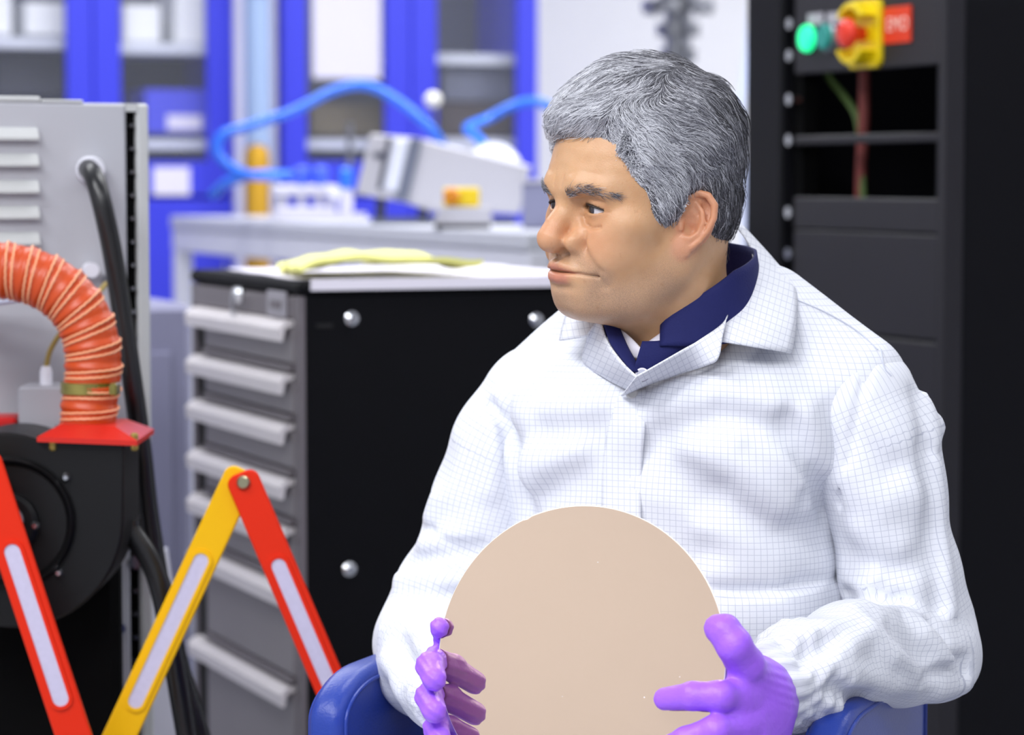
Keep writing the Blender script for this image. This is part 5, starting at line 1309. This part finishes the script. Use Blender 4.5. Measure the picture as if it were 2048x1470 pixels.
def hand_l(p):
    """his left hand, at the picture's right"""
    wr = P(1556, 1392, 2.418)
    d = cap(p, wr, P(1505, 1395, 2.367), .030, .033)
    palm = chain(p, [P(1512, 1378, 2.362), P(1484, 1392, 2.337), P(1470, 1400, 2.319)], [.024, .021, .016])
    palm = smin(palm, chain(p, [P(1515, 1430, 2.362), P(1490, 1450, 2.330), P(1472, 1462, 2.314)], [.026, .021, .016]), .018)
    palm = smin(palm, chain(p, [P(1520, 1470, 2.362), P(1498, 1500, 2.334)], [.024, .019]), .018)
    d = smin(d, palm, .02)
    th = fin(p, [(1508, 1372, 2.354), (1490, 1330, 2.322), (1468, 1290, W(1455, 1290, .013)), (1448, 1262, W(1440, 1260, .013)), (1434, 1256, W(1434, 1256, .011))], [.021, .0165, .0150, .0142, .0112])
    d = smin(d, th, .012)
    ix = fin(p, [(1484, 1392, 2.324), (1440, 1393, W(1430, 1393, .012, .006)), (1385, 1392, W(1385, 1392, .011, .010)), (1330, 1398, W(1330, 1398, .0095, .001))], [.0150, .0130, .0118, .0098])
    d = smin(d, ix, .007)
    md = fin(p, [(1486, 1450, 2.318), (1430, 1462, W(1430, 1455, .012, .008)), (1372, 1482, W(1372, 1480, .011, .010)), (1315, 1505, W(1315, 1505, .0095, .001))], [.0150, .0130, .0118, .0098])
    d = smin(d, md, .005)
    rg = fin(p, [(1492, 1496, 2.322), (1440, 1518, W(1440, 1510, .012, .008)), (1386, 1545, W(1386, 1540, .011, .010)), (1335, 1570, W(1335, 1570, .009, .001))], [.0140, .0122, .0110, .0092])
    d = smin(d, rg, .005)
    lt = fin(p, [(1500, 1530, 2.332), (1460, 1562, W(1460, 1560, .011, .008)), (1415, 1592, W(1415, 1590, .0095, .006)), (1378, 1610, W(1378, 1610, .008, .001))], [.0125, .0108, .0096, .0080])
    d = smin(d, lt, .005)
    wrk = .0004 * np.sin(p[:, 0] * 500 + p[:, 2] * 900 + 3 * fbm(p, 60, 61)) * np.clip(fbm(p, 45, 62) + .3, 0, 1)
    return d - wrk
def hand_r(p):
    """his right hand, at the picture's left: palm behind the rim, fingertips coming round it"""
    d = chain(p, [P(930, 1395, 2.536), P(920, 1388, 2.501), P(908, 1382, 2.478)], [.030, .030, .026], .01)
    d = smin(d, chain(p, [P(922, 1430, 2.516), P(912, 1442, 2.478)], [.026, .022]), .02)
    th = fin(p, [(912, 1350, 2.486), (898, 1300, 2.446), (884, 1262, 2.424), (879, 1254, 2.412)], [.018, .0125, .0088, .0086]); d = smin(d, th, .008)
    ix = fin(p, [(900, 1350, 2.471), (876, 1318, 2.428), (860, 1332, 2.386), (868, 1358, 2.360)], [.016, .0120, .0120, .0108]); d = smin(d, ix, .004)
    md = fin(p, [(902, 1400, 2.471), (870, 1382, 2.428), (858, 1394, 2.384), (868, 1422, 2.354)], [.016, .0120, .0118, .0108]); d = smin(d, md, .0035)
    rg = fin(p, [(906, 1448, 2.471), (880, 1442, 2.428), (872, 1456, 2.384), (880, 1474, 2.360)], [.015, .0110, .0108, .0098]); d = smin(d, rg, .0035)
    lt = fin(p, [(912, 1490, 2.471), (894, 1496, 2.428), (892, 1512, 2.384), (898, 1524, 2.354)], [.014, .0095, .0092, .0084]); d = smin(d, lt, .003)
    return d - .0004 * np.sin(p[:, 0] * 500 + p[:, 2] * 700)
def wafer_gap(p):
    """keeps the glove a hair off the disc"""
    q = p - WC; h = q @ WN.astype(np.float32); r = np.linalg.norm(q - h[:, None] * WN, axis=1)
    return np.maximum(np.abs(h + .0006) - .0016, r - WR - .001)
for nm, hf, c, ext, lab in (('glove', hand_l, P(1445, 1420, 2.345), (.085, .11, .115), 'purple glove gripping the disc with thumb and fingers in front'), ('glove', hand_r, P(890, 1380, 2.43), (.06, .125, .085), 'purple glove with fingertips round the disc rim')):
    V, F = nets(lambda p: smax(hf(p), -wafer_gap(p), .0015), c - np.array(ext), c + np.array(ext), .0013)
    np_mesh(nm, V - PO, F, M_GLOVE, person, label=lab)
# ------------------------------------------------------------------ blue armchair
M_BLUEL = mat('blue_leather', (34, 60, 150), .36, spec=.45, var=.05, vscale=30, bump=.18, bscale=420)
M_BLUED = mat('blue_leather_stitch', (20, 34, 100), .5)
CY = math.radians(22)
fr0 = (P(1652, 1400, 2.365) + P(636, 1320, 2.548)) / 2
chx, chy = fr0[0] + math.sin(CY) * .2, fr0[1] + math.cos(CY) * .2
ch = thing('armchair', 'blue leather armchair with padded slab arms under the seated person', 'chair', (chx, chy, 0), -CY)
# local frame: x to the sitter's left, -y is the front
CF = Frame((chx, chy), -CY)
def padded(poly, x0, x1, bev, steps=5):
    """pad: outline in (y, z) extruded along x with rounded edges"""
    n = len(poly); poly = np.array(poly, float); v = []; f = []
    d1 = poly - np.roll(poly, 1, 0); d2 = np.roll(poly, -1, 0) - poly
    nr = lambda d: d / (np.linalg.norm(d, axis=1, keepdims=True) + 1e-9)
    nn = nr(np.stack([-(nr(d1) + nr(d2))[:, 1], (nr(d1) + nr(d2))[:, 0]], 1)); c = poly.mean(0)
    area = .5 * np.sum(poly[:, 0] * np.roll(poly[:, 1], -1) - np.roll(poly[:, 0], -1) * poly[:, 1])
    if area < 0: nn = -nn
    rings = []
    for s in range(steps + 1): a = math.pi / 2 * s / steps; rings.append((x0 + bev * (1 - math.sin(a)), bev * (1 - math.cos(a))))
    prof = [(x0 + bev * (1 - math.sin(a)), bev * (1 - math.cos(a))) for a in np.linspace(math.pi / 2, 0, steps + 1)] + [(x1 - bev * (1 - math.sin(a)), bev * (1 - math.cos(a))) for a in np.linspace(0, math.pi / 2, steps + 1)]
    # from face x0 inset to full outline to face x1
    for (x, ins) in prof: v += [(x, *(poly[i] + nn[i] * (bev - ins if False else ins))) for i in range(n)]
    prof_n = len(prof)
    f = [tuple(range(n))[::-1], tuple((prof_n - 1) * n + i for i in range(n))]
    for r in range(prof_n - 1):
        for i in range(n): f.append((r * n + i, r * n + (i + 1) % n, (r + 1) * n + (i + 1) % n, (r + 1) * n + i))
    return v, f
def pad_profile(x0, x1, bev, steps=6):
    o = []
    for a in np.linspace(0, math.pi / 2, steps + 1): o.append((x0 + bev * (1 - math.sin(a)), bev * (1 - math.cos(a)) ))
    return o
def pad(poly, x0, x1, bev, name, m, parent, steps=6, axis='x'):
    n = len(poly); poly = np.array(poly, float)
    area = .5 * np.sum(poly[:, 0] * np.roll(poly[:, 1], -1) - np.roll(poly[:, 0], -1) * poly[:, 1])
    if area < 0: poly = poly[::-1]
    d1 = poly - np.roll(poly, 1, 0); d2 = np.roll(poly, -1, 0) - poly
    d = d1 / np.linalg.norm(d1, axis=1, keepdims=True) + d2 / np.linalg.norm(d2, axis=1, keepdims=True); d /= np.linalg.norm(d, axis=1, keepdims=True)
    nn = np.stack([-d[:, 1], d[:, 0]], 1)                       # inward
    prof = [(x0 + bev * (1 - math.cos(a)), bev * (1 - math.sin(a))) for a in np.linspace(0, math.pi / 2, steps + 1)]
    prof += [(x1 - bev * (1 - math.cos(a)), bev * (1 - math.sin(a))) for a in np.linspace(math.pi / 2, 0, steps + 1)]
    mb = MB(); v = []
    for (x, ins) in prof: v += [((x, q[0], q[1]) if axis == 'x' else (q[0], x, q[1]) if axis == 'y' else (q[0], q[1], x)) for q in poly + nn * ins]
    k = len(prof); f = [tuple(range(n))[::-1], tuple((k - 1) * n + i for i in range(n))]
    for r in range(k - 1):
        for i in range(n): f.append((r * n + i, r * n + (i + 1) % n, (r + 1) * n + (i + 1) % n, (r + 1) * n + i))
    mb.add(v, f); return mb.build(name, m, parent, smooth=True)
AZ = .653
def arm_outline(d, _=0):
    """side outline of the arm: long soft front corner, inset by d"""
    o = []
    for cy, cz, ry, rz, a0 in ((.13 - .03, AZ - .03, .03, .03, 0), (-.20 + .085, AZ - .045, .085, .045, 90), (-.20 + .03, .33, .03, .03, 180), (.10, .33, .03, .03, 270)):
        for k_ in range(11):
            a = math.radians(a0 + 9 * k_); o.append((cy + (ry - d) * math.cos(a), cz + (rz - d) * math.sin(a)))
    return o
for sx, nm in ((1, 'his left'), (-1, 'his right')):
    ax = sx * .240 - .001; w2 = .018
    prof = arm_outline(0, .0)
    arm = pad(prof, ax - w2, ax + w2, .012, 'armrest', M_BLUEL, ch)
    # piping along both face edges and stitched seam
    for side in (-1, 1):
        ins = arm_outline(.012)
        MB().tube([(ax + side * (w2 + .0002), a, b) for a, b in ins], .0022, 8, closed=True).build('piping', M_BLUEL, arm, smooth=True)
        st = arm_outline(.006)
        MB().tube([(ax + side * (w2 - .0035), a, b) for a, b in st], .0008, 5, closed=True).build('stitching', M_BLUED, arm)
pad(rrect(-.215, .215, -.25, .24, .05, 6), .36, .445, .03, 'seat', M_BLUEL, ch, axis='z')
pad(rrect(-.20, .20, .30, .80, .06, 8), .300, .375, .025, 'backrest', M_BLUEL, ch, axis='y')
MB().box(-.25, .25, -.2, .3, .30, .36, .006).build('seat_frame', M_BLACK, ch)
MB().lathe([(.03, .06), (.03, .30)], n=20).build('pedestal', M_STEEL, ch)
for k_ in range(5):
    a = k_ * 2 * math.pi / 5 + .3
    lg = MB().tube([(0, 0, .085), (.30 * math.cos(a), .30 * math.sin(a), .065)], [.024, .016], 10).build('leg', M_STEEL, ch)
    MB().lathe([(.02, -.012), (.026, -.008), (.026, .008), (.02, .012)], (.30 * math.cos(a), .30 * math.sin(a), .026), 'x', 14).build('caster', M_BLACK, lg)
